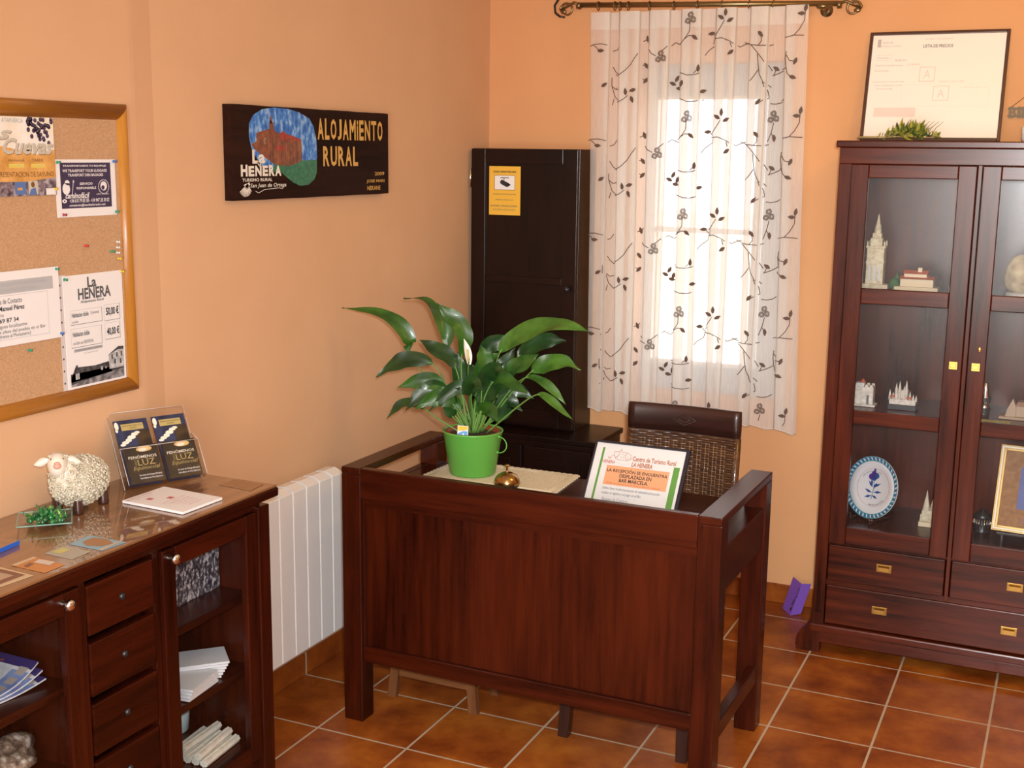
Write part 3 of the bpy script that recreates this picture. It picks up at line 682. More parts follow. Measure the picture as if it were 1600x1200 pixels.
def sheet(name, label, cat, y0, y1, z0, z1, rot=0.0, m=None, lift=0.0):
    """paper pinned on the cork; returns thing and a Print in local paper metres (origin lower left)"""
    t = thing(name, label, cat, (0.0245+lift, y0, z0)); t.rotation_euler = (rot, 0, 0)
    b = MB(); w, h = y1-y0, z1-z0; b.box(0, 0.0012, 0, w, 0, h, m or M_white); b.build('sheet', t)
    return t, Print((0.00125, 0, 0), (0, 1, 0), (0, 0, 1)), w, h
# price list
t, p, w, h = sheet('price_list', 'white sheet with room prices in euros above a house photograph', 'paper', -2.565, -2.349, 1.222, 1.520)
p.text('La', .085, .118, .262, .290, M_ink, bold=.03); p.text('HENERA', .050, .170, .232, .262, M_ink, bold=.03); p.text('Alojamiento Rural', .058, .142, .221, .230, M_ink, bold=.02)
for a, c, d, e in ((.020, .134, .168, .206), (.142, .202, .166, .209), (.018, .130, .108, .158), (.142, .200, .115, .160)):
    p.line([(a, c and e), (d and c, e)], .0007, M_lgrey); p.rect(a, c, d, d+.0012, M_ink); p.rect(c-.0012, c, d, e, M_ink); p.rect(a, a+.0006, d, e, M_lgrey)
p.text('Habitacion doble', .024, .084, .188, .200, M_ink, bold=.02); p.text('(2 personas)', .092, .122, .189, .199, M_ink); p.text('con baño', .024, .046, .173, .180, M_ink)
p.text('50,00 €', .149, .197, .177, .203, M_black, bold=.03); p.text('Habitacion doble', .024, .084, .137, .150, M_ink, bold=.02); p.text('con baño uso INDIVIDUAL', .024, .098, .116, .125, M_ink)
p.text('40,00 €', .149, .196, .123, .148, M_black, bold=.03); p.rect(.026, .130, .096, .104, M_lgrey); p.text('Consulte nuestras ofertas de temporada', .029, .126, .098, .103, M_ink, l=3)
p.text('Ctra. San Juan de Ortega', .060, .112, .088, .092, M_ink)
M_ph1 = noisy('photo_dark_roof', [(0.4, (0.03, 0.03, 0.035)), (0.6, (0.09, 0.09, 0.10))], 90); M_ph2 = noisy('photo_pale_wall', [(0.4, (0.35, 0.36, 0.38)), (0.6, (0.60, 0.60, 0.62))], 80)
M_ph3 = noisy('photo_ground', [(0.4, (0.10, 0.10, 0.11)), (0.6, (0.30, 0.30, 0.32))], 60)
p.rect(.010, .208, .006, .040, M_ph3); p.poly([(.010, .040), (.208, .040), (.208, .030), (.10, .022), (.010, .012)], M_ph1, 2)
p.poly([(.010, .028), (.03, .062), (.036, .062), (.036, .056), (.10, .052), (.150, .056), (.160, .042), (.160, .026), (.010, .018)], M_ph1, 2)
p.poly([(.150, .074), (.188, .086), (.208, .084), (.208, .034), (.152, .034)], M_ph2, 3); p.poly([(.146, .072), (.188, .084), (.208, .082), (.208, .090), (.188, .092)], M_ph1, 4)
for x, z in ((.160, .060), (.178, .063), (.196, .064), (.170, .046), (.192, .044)): p.rect(x, x+.006, z, z+.013, M_ph1, 4)
p.rect(.026, .040, .024, .040, M_ph2, 3); p.rect(.120, .126, .036, .046, M_ph2, 3); p.rect(.136, .140, .038, .044, M_ph2, 3)
p.build('print', t)
b = MB(); b.box(-0.0004, -0.0001, -.016, 0.01, -.004, h+.003, mat('plastic_sleeve', (0.62, 0.58, 0.58), 0.25))
for k in range(9): b.ball((0.0, -.010, .02+k*.032), (.0006, .003, .003), M_ink, 8, 6)
b.build('plastic_sleeve', t)
# contact sheet
t, p, w, h = sheet('contact_sheet', 'white landscape sheet with contact details and a grey heading block', 'paper', -2.875, -2.582, 1.366, 1.548, lift=.0035)
p.rect(.06, .272, .128, .160, mat('grey_block', (0.45, 0.46, 0.48), 0.6)); p.text('LA RECEPCION SE ENCUENTRA', .105, .250, .147, .155, M_lgrey, l=3); p.text('EN LA PLAZA DEL PUEBLO', .105, .220, .133, .141, M_lgrey, l=3)
p.frame(.03, .252, .016, .124, .0008, M_lgrey)
p.text('Persona de Contacto', .065, .168, .104, .117, M_ink, bold=.005); p.text('Manuel Pérez', .094, .175, .087, .099, M_black, bold=.02); p.text('Telefono', .060, .108, .073, .083, M_ink)
p.text('947 569 87 34', .055, .154, .058, .069, M_black, bold=.015); p.text('Si no consigues localizarme', .040, .180, .042, .054, M_ink); p.text('estoy en la plaza del pueblo en el Bar', .040, .240, .030, .041, M_ink); p.text('(frente al Monasterio)', .090, .190, .018, .030, M_ink)
p.build('print', t)
# transport flyer
t, p, w, h = sheet('transport_flyer', 'white-bordered dark violet flyer in capital letters on luggage transport', 'flyer', -2.570, -2.356, 1.670, 1.816)
p.rect(.016, .196, .022, .138, M_navy); q = lambda s, a, c, d, e, **k: p.text(s, a, c, d, e, M_white, **k)
q('TRANSPORTAMOS TU EQUIPAJE', .026, .180, .126, .132, bold=.02); q('WE TRANSPORT YOUR LUGGAGE', .024, .182, .114, .121, bold=.02); q('TRANSPORT DEN BAGAGES', .042, .168, .103, .110, bold=.02)
q('SERVICIO', .082, .128, .081, .087, bold=.02); q('RESPONSABLE', .070, .140, .070, .076, bold=.02); q('caminofácil', .030, .115, .047, .062, bold=.02, shear=.3)
q('+34 610 79 83 38 - +34 947 28 30 02', .044, .186, .036, .046, bold=.015, shear=.2); q('contacto@taxibelorado.net', .042, .172, .025, .033, bold=.015, shear=.2); q('años de paso', .140, .186, .053, .059, shear=.3)
p.ell(.034, .072, .013, .015, M_white, 2); p.ell(.038, .088, .008, .006, M_white, 2); p.ell(.040, .084, .004, .003, M_navy, 3); p.line([(.054, .056), (.060, .094)], .0016, M_white, 2); p.ell(.060, .090, .003, .003, M_white, 2)
for k in range(26):
    a = PI*k/13; p.rect(.168+.019*math.cos(a)-.0013, .168+.019*math.cos(a)+.0013, .075+.018*math.sin(a)-.0013, .075+.018*math.sin(a)+.0013, M_white, 2)
p.ell(.168, .077, .012, .012, M_white, 2); p.ell(.165, .073, .006, .006, M_navy, 3); p.ell(.026, .041, .008, .005, M_white, 2); p.ell(.026, .041, .003, .002, M_navy, 3)
p.build('print', t)
# cave poster
M_pk = noisy('poster_sky', [(0.35, (0.80, 0.74, 0.60)), (0.7, (0.86, 0.86, 0.84))], 20); M_po = noisy('poster_ochre', [(0.35, (0.55, 0.27, 0.06)), (0.65, (0.75, 0.42, 0.14))], 25)
M_pg = mat('poster_grape', (0.055, 0.035, 0.085), 0.4); M_pgh = mat('poster_grape_light', (0.16, 0.12, 0.20), 0.4); M_py = mat('poster_yellow', (0.75, 0.58, 0.08), 0.5); M_pdk = noisy('poster_photo', [(0.35, (0.05, 0.035, 0.05)), (0.5, (0.22, 0.17, 0.20)), (0.68, (0.50, 0.48, 0.52))], 55)
M_pblue = mat('poster_blue', (0.10, 0.18, 0.42), 0.5); M_psil = mat('poster_silver', (0.55, 0.52, 0.44), 0.4); M_pbr = mat('poster_brown', (0.20, 0.08, 0.03), 0.5)
t, p, w, h = sheet('cave_poster', 'sky and ochre poster with grapes and large script letters at frame edge', 'poster', -2.99, -2.571, 1.728, 1.918, lift=.002)
W_ = w
p.rect(0, W_, .09, h, M_pk); p.poly([(0, .038), (W_-.10, .034), (W_, .044), (W_, .112), (W_-.06, .10), (W_-.14, .115), (W_-.25, .13), (0, .13)], M_po, 2); p.rect(0, W_, 0, .055, M_pdk, 1.5)
for k in range(44):
    gx = W_-.085+.080*random.random(); gz_ = .188-.055*random.random()*(0.3+ (gx-W_+.085)/.08)
    p.ell(gx, gz_, .0055, .0055, M_pg, 3, 10); p.ell(gx-.001, gz_+.001, .002, .002, M_pgh, 4, 6)
for gx, gz_ in ((.045, .158), (.052, .144), (.030, .146), (.026, .138), (.062, .160)): p.ell(W_-gx-.02, gz_, .0055, .006, M_pg, 3, 10)
for dx, dz, m, l in ((.0012, -.0012, M_pbr, 4), (0, 0, M_psil, 5)):
    p.text('Las', W_-.26+dx, W_-.135+dx, .135+dz, .168+dz, m, l=l, bold=.03, shear=.45); p.text('Cuevas', W_-.165+dx, W_-.004+dx, .100+dz, .140+dz, m, l=l, bold=.03, shear=.4)
p.text('ATAPUERCA', W_-.165, W_-.098, .176, .186, M_lgrey, l=4); p.text('MAÑANA', W_-.150, W_-.100, .083, .090, M_pbr, l=4); p.text('TARDE', W_-.076, W_-.040, .083, .090, M_pbr, l=4)
for a, c in ((.150, .102), (.080, .034)): p.rect(W_-a, W_-c, .068, .078, M_py, 4); p.text('11:00', W_-a+.006, W_-c-.006, .070, .076, M_psil, l=5)
p.text('PRESENTACION DE SAYUNO', W_-.185, W_-.008, .046, .058, M_pbr, l=4, fn=lambda x, y: (x, y+.10*(x-W_+.1)**2*8*.12))
p.rect(W_-.135, W_-.10, .004, .034, M_pblue, 3); p.rect(W_-.092, W_-.062, .002, .036, M_psil, 3); p.poly([(W_-.092, .002), (W_-.066, .002), (W_-.07, .02), (W_-.085, .016)], M_pblue, 4); p.ell(W_-.078, .027, .006, .007, M_pbr, 4); p.rect(W_-.128, W_-.112, .014, .020, M_po, 4)
p.rect(W_-.036, W_-.004, .001, .017, M_white, 5)
p.build('print', t)
# push pins
PC = {'green': mat('pin_green', (0.02, 0.30, 0.17), 0.3), 'blue': mat('pin_blue', (0.04, 0.16, 0.50), 0.3), 'red': mat('pin_red', (0.60, 0.03, 0.03), 0.3), 'white': mat('pin_white', (0.75, 0.74, 0.70), 0.3), 'yellow': mat('pin_yellow', (0.75, 0.55, 0.04), 0.3), 'crimson': mat('pin_crimson', (0.35, 0.03, 0.06), 0.3)}
for cname, y, z, lab in (('green', -2.564, 1.809, 'green push pin at top left corner of the dark violet flyer'), ('blue', -2.363, 1.811, 'blue push pin at top right corner of the dark violet flyer'),
    ('green', -2.362, 1.678, 'green push pin at bottom right corner of the dark violet flyer'), ('crimson', -2.552, 1.677, 'crimson push pin at bottom left corner of the dark violet flyer'),
    ('red', -2.482, 1.594, 'single bright red push pin alone in bare cork'), ('white', -2.363, 1.597, 'white push pin, topmost of three beside the frame'), ('white', -2.364, 1.582, 'white push pin, middle of three beside the frame'),
    ('white', -2.365, 1.568, 'white push pin, lowest of three beside the frame'), ('green', -2.386, 1.573, 'green push pin just left of the three white pins'), ('yellow', -2.361, 1.552, 'yellow push pin directly below the three white pins'),
    ('green', -2.589, 1.542, 'green push pin at top right corner of the contact sheet'), ('yellow', -2.353, 1.516, 'yellow push pin at top right corner of the price sheet'), ('green', -2.562, 1.512, 'green push pin at top left corner of the price sheet'),
    ('blue', -2.584, 1.376, 'blue push pin at bottom right corner of the contact sheet'), ('green', -2.693, 1.347, 'green push pin alone in cork below the contact sheet'), ('yellow', -2.578, 1.743, 'yellow push pin at bottom right of the ochre poster')):
    b = MB((0.0275, y, z)); c = Vector((0.0275, y, z)); xf = Matrix.Translation(c) @ Matrix.Rotation(PI/2, 4, 'Y') @ Matrix.Scale(0.85, 4)
    b.lathe([(0.0006, -0.004), (0.0006, 0), (0.0045, 0.0005), (0.0042, 0.002), (0.0022, 0.003), (0.0022, 0.008), (0.0042, 0.010), (0.0042, 0.012), (0, 0.0125)], (0, 0, 0), PC[cname], 14, xf=xf)
    tag(b.build('push_pin'), lab, 'push pin')

# ------------------------------------------------------------------ painted wooden plank sign
ps = thing('painted_sign', 'dark wooden plank sign painted with a brown church and yellow lettering', 'sign', (0.0, -1.39, 1.835)); PO = (0.0, -1.39, 1.835)
b = MB(PO)
def plankf():
    n = 24; vs = []
    for x in (0.0005, 0.031):
        for k in range(n+1):
            y = -1.857+0.934*k/n; vs.append((x, y, 1.981+0.0005*math.sin(k*0.9)+0.0004*math.sin(k*2.3)))
        for k in range(n, -1, -1):
            y = -1.857+0.934*k/n; vs.append((x, y, 1.691+0.0005*math.sin(k*1.1)))
    return vs, 2*(n+1)
vs_, N = plankf(); b.faces(vs_, [tuple(range(N))[::-1], tuple(range(N, 2*N))] + [(i, (i+1) % N, N+(i+1) % N, N+i) for i in range(N)], wood('plank', 'y')); recalc(b.build('plank', ps))
M_sky = noisy('paint_sky', [(0.35, (0.02, 0.10, 0.42)), (0.5, (0.05, 0.22, 0.62)), (0.68, (0.35, 0.55, 0.80))], 60, (1, 1, 0.55), rough=0.6); M_grass = noisy('paint_grass', [(0.3, (0.01, 0.09, 0.05)), (0.7, (0.03, 0.22, 0.10))], 70, rough=0.4)
M_brick = noisy('paint_church', [(0.3, (0.11, 0.03, 0.012)), (0.7, (0.30, 0.09, 0.03))], 50, rough=0.4); M_roof = noisy('paint_roof', [(0.3, (0.20, 0.025, 0.012)), (0.7, (0.42, 0.04, 0.02))], 60, rough=0.4)
M_yel = mat('paint_yellow', (0.62, 0.36, 0.07), 0.4); M_wht = mat('paint_white', (0.78, 0.74, 0.66), 0.4); M_fgr = mat('paint_grey', (0.40, 0.38, 0.36), 0.5); M_tanp = mat('paint_tan', (0.42, 0.24, 0.13), 0.5); M_dkp = mat('paint_dark', (0.012, 0.006, 0.005), 0.3)
p = Print((0.0313, 0, 0), (0, 1, 0), (0, 0, 1), PO)
p.poly([(-1.770, 1.885), (-1.768, 1.925), (-1.745, 1.952), (-1.700, 1.970), (-1.640, 1.978), (-1.560, 1.976), (-1.500, 1.968), (-1.440, 1.950), (-1.415, 1.925), (-1.398, 1.88), (-1.396, 1.82), (-1.42, 1.79), (-1.70, 1.79), (-1.755, 1.84)], M_sky, 1)
p.poly([(-1.66, 1.81), (-1.57, 1.795), (-1.49, 1.812), (-1.398, 1.815), (-1.400, 1.772), (-1.415, 1.750), (-1.45, 1.733), (-1.50, 1.730), (-1.54, 1.742), (-1.60, 1.772)], M_grass, 2)
p.poly([(-1.760, 1.862), (-1.733, 1.872), (-1.732, 1.897), (-1.700, 1.904), (-1.664, 1.911), (-1.664, 1.932), (-1.660, 1.934), (-1.660, 1.946), (-1.655, 1.956), (-1.650, 1.946), (-1.650, 1.934), (-1.642, 1.932), (-1.640, 1.908), (-1.615, 1.898), (-1.596, 1.900), (-1.588, 1.909), (-1.580, 1.900), (-1.570, 1.897), (-1.520, 1.888), (-1.489, 1.880), (-1.486, 1.812), (-1.530, 1.800), (-1.570, 1.794), (-1.640, 1.800), (-1.690, 1.822), (-1.745, 1.848)], M_brick, 3)
p.poly([(-1.618, 1.893), (-1.588, 1.906), (-1.570, 1.895), (-1.492, 1.881), (-1.502, 1.872), (-1.545, 1.878), (-1.608, 1.876)], M_roof, 4); p.poly([(-1.640, 1.846), (-1.628, 1.860), (-1.592, 1.862), (-1.574, 1.852), (-1.590, 1.842)], M_roof, 4)
p.line([(-1.662, 1.908), (-1.662, 1.800)], .0012, M_dkp, 4); p.line([(-1.735, 1.896), (-1.640, 1.908)], .0014, M_roof, 4)
for y in (-1.648, -1.60, -1.555, -1.515): p.line([(y, 1.805), (y, 1.885)], .002, M_dkp, 4)
p.line([(-1.684, 1.882), (-1.692, 1.880), (-1.695, 1.873), (-1.690, 1.865), (-1.686, 1.864)], .0028, M_fgr, 5); p.line([(-1.690, 1.873), (-1.686, 1.876)], .002, M_fgr, 5)
for y in (-1.62, -1.575, -1.528, -1.50): p.line([(y, 1.80), (y+.001, 1.868)], .0011, M_tanp, 5); p.ell(-1.655, 1.932, .003, .006, M_sky, 5)
p.poly([(-1.66, 1.775), (-1.64, 1.80), (-1.56, 1.794), (-1.50, 1.80), (-1.486, 1.808), (-1.50, 1.79), (-1.55, 1.785)], M_grass, 5)
yt = lambda s, a, c, d, e, **k: p.text(s, a, c, d, e, M_yel, l=3, **k)
def letters(s, spans, z0, z1, m, bold):
    for chh, (a, c) in zip(s, spans): p.text(chh, a, c, z0, z1, m, l=3, bold=bold)
wd = 0.0365; xs = -1.391; sp = []
for chh in 'ALOJAMiENTO':
    wch = {'J': .026, 'i': .009, 'M': .040, 'L': .028, 'E': .030, 'T': .036}.get(chh, .037); sp.append((xs, xs+wch)); xs += wch+.0078
k_ = (-0.966+1.391)/(sp[-1][1]+1.391); sp = [(-1.391+(a+1.391)*k_, -1.391+(c+1.391)*k_) for a, c in sp]
for (a, c), chh in zip(sp, 'ALOJAMiENTO'): p.text(chh, a, c, 1.882, 1.952, M_yel, l=3, bold=.03)
letters('RURAL', [(-1.360, -1.322), (-1.314, -1.274), (-1.266, -1.226), (-1.220, -1.178), (-1.170, -1.137)], 1.793, 1.860, M_yel, .03)
yt('2009', -1.023, -.955, 1.758, 1.771, bold=.02); yt('JOSE MARI', -1.080, -.955, 1.730, 1.744, bold=.02); yt('NEKANE', -1.076, -.984, 1.706, 1.721, bold=.02)
wt = lambda s, a, c, d, e, **k: p.text(s, a, c, d, e, M_wht, l=6, **k)
wt('L', -1.758, -1.728, 1.803, 1.846, bold=.04); wt('a', -1.726, -1.692, 1.803, 1.832, bold=.04); p.line([(-1.732, 1.806), (-1.722, 1.796), (-1.714, 1.804)], .005, M_wht, 6)
for chh, (a, c), z0, z1 in zip('HENERA', ((-1.818, -1.784), (-1.779, -1.750), (-1.745, -1.712), (-1.707, -1.678), (-1.673, -1.642), (-1.640, -1.606)), (1.764,)*6, (1.800, 1.796, 1.797, 1.797, 1.799, 1.797)): wt(chh, a, c, z0, z1, bold=.05)
wt('TURISMO RURAL', -1.812, -1.656, 1.748, 1.758, bold=.02); wt('San Juan de Ortega', -1.772, -1.580, 1.726, 1.742, bold=.01, shear=.2)
p.line([(-1.745, 1.718), (-1.73, 1.712), (-1.70, 1.722), (-1.66, 1.724), (-1.62, 1.726), (-1.60, 1.723)], .0018, M_wht, 6)
for k in range(11):
    a = -2.5+1.9*k/10+0.0; r = .034
    p.line([(-1.785, 1.741), (-1.797+r*1.0*math.cos(a-0.0), 1.737+r*math.sin(a))], .0034, M_wht, 6)
p.poly([(-1.807, 1.738), (-1.777, 1.746), (-1.772, 1.738), (-1.79, 1.730)], M_wht, 6)
p.build('painting', ps)

# ------------------------------------------------------------------ things on the desk
ZD = 0.7555
def desk_w(x, y, z):
    c, s = math.cos(DYAW), math.sin(DYAW); return (DX+x*c-y*s, DY+x*s+y*c, z)
M_doily = noisy('cream_linen', [(0.3, (0.62, 0.54, 0.38)), (0.7, (0.76, 0.68, 0.52))], 120, rough=0.9, bs=0.3)
dl = thing('doily', 'cream cloth runner with scalloped edge under the green bucket', 'cloth', (0.665, -1.255, ZD))
b = MB(); hw, hd = 0.245, 0.130; out = []
def edge(ax, ay, bx, by, n):
    nx, ny = (by-ay), -(bx-ax); L = math.hypot(nx, ny); nx /= L; ny /= L
    for k in range(n*6):
        t = k/(n*6); q = abs(math.sin(PI*t*n))*0.006; out.append((ax+(bx-ax)*t+nx*q, ay+(by-ay)*t+ny*q))
edge(-hw, -hd, hw, -hd, 22); edge(hw, -hd, hw-.012, hd, 12); edge(hw-.012, hd, -hw+.012, hd, 21); edge(-hw+.012, hd, -hw, -hd, 12)
b.prism(out, 0.0005, 0.0035, 'z', M_doily)
for k, (a, c) in enumerate(((0.018, 0.0042), (0.026, 0.0040))):
    b.tube([(-hw+a, -hd+a, c), (hw-a, -hd+a, c), (hw-a-.012, hd-a, c), (-hw+a+.012, hd-a, c)], 0.0012, M_doily, 5, closed=True)
b.build('cloth', dl)
# bucket
M_green = mat('green_enamel', (0.12, 0.42, 0.060), 0.42, coat=0.1); M_terra = mat('terracotta_plastic', (0.26, 0.055, 0.022), 0.5)
M_soil = noisy('soil', [(0.3, (0.02, 0.010, 0.006)), (0.7, (0.07, 0.04, 0.02))], 60, rough=0.95)
BK = (0.557, -1.262, ZD+0.0045)
bk = thing('green_bucket', 'bright green metal bucket on the cream doily holding the plant', 'plant pot', BK)
b = MB(); b.lathe([(0.000, 0.0), (0.076, 0.0), (0.079, 0.003), (0.102, 0.146), (0.1045, 0.148), (0.105, 0.151), (0.103, 0.153), (0.0995, 0.151), (0.098, 0.146), (0.076, 0.006), (0, 0.006)], (0, 0, 0), M_green, 44, caps=False); b.build('bucket', bk)
b = MB(); b.tube([(0.100+0.030*math.sin(a), -0.004, 0.110+0.028*math.cos(a)) for a in [PI*k/14 for k in range(15)]], 0.0019, M_green, 8); b.ball((0.1005, -0.004, 0.138), 0.0045, M_green); b.ball((0.0955, -0.004, 0.083), 0.0045, M_green); b.build('ring_handle', bk)
pl = thing('peace_lily', 'leafy peace lily with long arching leaves and one white flower', 'plant', (BK[0], BK[1], BK[2]+0.012))
PLO = (BK[0], BK[1], BK[2]+0.012)
b = MB(); b.lathe([(0.060, 0.0), (0.070, 0.0), (0.086, 0.122), (0.093, 0.126), (0.095, 0.138), (0.090, 0.139), (0.084, 0.124), (0.060, 0.004)], (0, 0, 0), M_terra, 36, caps=False); b.build('inner_pot', pl)
b = MB(); b.lathe([(0.0, 0.128), (0.04, 0.130), (0.084, 0.124)], (0, 0, 0), M_soil, 24, caps=False); b.build('soil', pl)
def leafmat(name, c1, c2, r=0.42):
    m = noisy(name, [(0.35, c1), (0.65, c2)], 14, rough=r, bs=0.15, coat=0.15); m.node_tree.nodes['Principled BSDF'].inputs['Subsurface Weight'].default_value = 0.0; return m
ML = [leafmat('leaf_mid', (0.010, 0.052, 0.006), (0.036, 0.115, 0.010)), leafmat('leaf_dark', (0.006, 0.030, 0.006), (0.020, 0.068, 0.010)), leafmat('leaf_light', (0.022, 0.080, 0.008), (0.065, 0.165, 0.018))]
M_stem = mat('leaf_stalk', (0.13, 0.27, 0.05), 0.45)
LEAVES = [
 ([(0.528, 0.9), (0.433, 1.021), (0.316, 1.159), (0.319, 1.208), (0.274, 1.266), (0.19, 1.297), (0.061, 1.305)], .048, -.02, .72, 0),
 ([(0.532, 0.901), (0.494, 1.032), (0.45, 1.175), (0.446, 1.23), (0.405, 1.299), (0.351, 1.344), (0.268, 1.342)], .046, .05, .68, 0),
 ([(0.542, 0.902), (0.531, 1.036), (0.53, 1.163), (0.547, 1.231), (0.527, 1.283), (0.486, 1.317), (0.453, 1.35)], .052, -.05, .05, 0),
 ([(0.569, 0.905), (0.614, 1.038), (0.662, 1.186), (0.735, 1.251), (0.823, 1.286), (0.916, 1.304), (1.008, 1.29)], .066, -.06, .30, 2),
 ([(0.576, 0.905), (0.647, 1.041), (0.717, 1.172), (0.761, 1.211), (0.824, 1.237), (0.883, 1.238)], .056, .05, .25, 1),
 ([(0.562, 0.904), (0.574, 1.064), (0.593, 1.186), (0.632, 1.219), (0.668, 1.24)], .050, .06, .15, 1),
 ([(0.582, 0.906), (0.674, 1.025), (0.763, 1.126), (0.819, 1.157), (0.882, 1.168), (0.944, 1.15)], .056, .03, .30, 2),
 ([(0.579, 0.906), (0.647, 1.047), (0.711, 1.136), (0.762, 1.164), (0.815, 1.201)], .052, -.02, .2, 0),
 ([(0.582, 0.906), (0.686, 1.05), (0.753, 1.11), (0.814, 1.104), (0.865, 1.073), (0.906, 1.036)], .028, .0, .5, 2),
 ([(0.602, 0.902), (0.732, 1.013), (0.805, 1.061), (0.853, 1.054), (0.904, 1.023), (0.951, 0.999)], .026, -.05, .5, 2),
 ([(0.569, 0.905), (0.621, 1.044), (0.673, 1.109), (0.731, 1.099), (0.802, 1.073)], .046, -.07, .25, 0),
 ([(0.528, 0.9), (0.467, 1.03), (0.412, 1.129), (0.329, 1.141), (0.273, 1.118), (0.216, 1.076)], .054, -.05, .25, 1),
 ([(0.532, 0.901), (0.514, 1.047), (0.494, 1.118), (0.46, 1.158), (0.405, 1.184), (0.347, 1.207)], .052, .02, .15, 1),
 ([(0.528, 0.9), (0.487, 1.007), (0.446, 1.071), (0.392, 1.079), (0.315, 1.053)], .052, -.08, .2, 0),
 ([(0.525, 0.9), (0.487, 1.001), (0.453, 1.053), (0.405, 1.037), (0.35, 0.975)], .056, -.09, .1, 1),
 ([(0.501, 0.904), (0.433, 0.946), (0.357, 0.989), (0.301, 0.983), (0.251, 0.931)], .034, -.04, .2, 1),
 ([(0.542, 0.902), (0.555, 1.002), (0.561, 1.063), (0.514, 1.059), (0.44, 0.981)], .044, -.09, .1, 1),
 ([(0.562, 0.904), (0.595, 1.005), (0.621, 1.062), (0.646, 1.125), (0.704, 1.165)], .060, -.05, .1, 1),
 ([(0.559, 0.904), (0.568, 1.003), (0.587, 1.09), (0.607, 1.152), (0.652, 1.185)], .056, .02, .1, 0),
 ([(0.565, 0.904), (0.609, 0.934), (0.648, 0.968), (0.68, 1.02), (0.733, 0.989)], .056, .04, .1, 1),
 ([(0.549, 0.903), (0.542, 0.951), (0.514, 1.004), (0.494, 1.026), (0.46, 1.054)], .040, -.05, .2, 0),
 ([(0.555, 0.903), (0.569, 0.942), (0.588, 0.993), (0.601, 1.042), (0.587, 1.09)], .050, .0, .05, 0),
 ([(0.542, 0.902), (0.528, 0.987), (0.501, 1.058), (0.494, 1.13), (0.494, 1.176)], .044, .03, .1, 1),
 ([(0.569, 0.905), (0.602, 0.982), (0.634, 1.039), (0.673, 1.073), (0.718, 1.077)], .046, -.03, .2, 1),
 ([(0.545, 0.902), (0.528, 0.962), (0.501, 0.984), (0.467, 0.993), (0.426, 0.995)], .036, .0, .25, 1),
 ([(0.569, 0.905), (0.601, 1.006), (0.62, 1.093), (0.672, 1.145), (0.724, 1.137)], .050, -.08, .15, 1),
 ([(0.562, 0.904), (0.575, 0.967), (0.608, 1.007), (0.627, 1.069), (0.62, 1.129)], .050, -.02, .1, 1),
 ([(0.532, 0.901), (0.501, 0.935), (0.488, 0.97), (0.501, 1.033), (0.548, 1.074)], .044, -.06, .1, 1),
 ([(0.559, 0.904), (0.581, 1.041), (0.614, 1.116), (0.607, 1.175), (0.6, 1.211)], .050, -.01, .1, 0),
 ([(0.560, 0.904), (0.600, 1.02), (0.640, 1.10), (0.660, 1.14), (0.690, 1.20)], .060, .07, .1, 1),
 ([(0.550, 0.904), (0.540, 1.00), (0.520, 1.08), (0.480, 1.12), (0.430, 1.13)], .058, .08, .1, 1),
 ([(0.560, 0.904), (0.590, 1.00), (0.640, 1.05), (0.700, 1.06), (0.760, 1.03)], .054, .07, .2, 1),
 ([(0.555, 0.904), (0.560, 1.00), (0.575, 1.06), (0.600, 1.09), (0.650, 1.08)], .060, -.10, .1, 1),
 ([(0.550, 0.904), (0.530, 0.97), (0.500, 1.02), (0.460, 1.03), (0.400, 0.99)], .052, -.11, .15, 0),
 ([(0.555, 0.904), (0.560, 0.98), (0.575, 1.04), (0.560, 1.09), (0.530, 1.13)], .058, .06, .05, 1),
 ([(0.560, 0.904), (0.580, 0.95), (0.610, 0.99), (0.650, 1.00), (0.690, 0.96)], .046, -.06, .15, 0),
]
def catmull(P_, n):
    out = []; Q = [P_[0]*2-P_[1]] + P_ + [P_[-1]*2-P_[-2]]
    for i in range(1, len(Q)-2):
        for k in range(n):
            t = k/n; a, b_, c, d = Q[i-1], Q[i], Q[i+1], Q[i+2]
            out.append(0.5*((2*b_) + (c-a)*t + (2*a-5*b_+4*c-d)*t*t + (3*b_-a-3*c+d)*t**3))
    out.append(P_[-1]); return out
VD = Vector((2.39-0.55, -4.95+1.28, 1.85-1.1)).normalized()
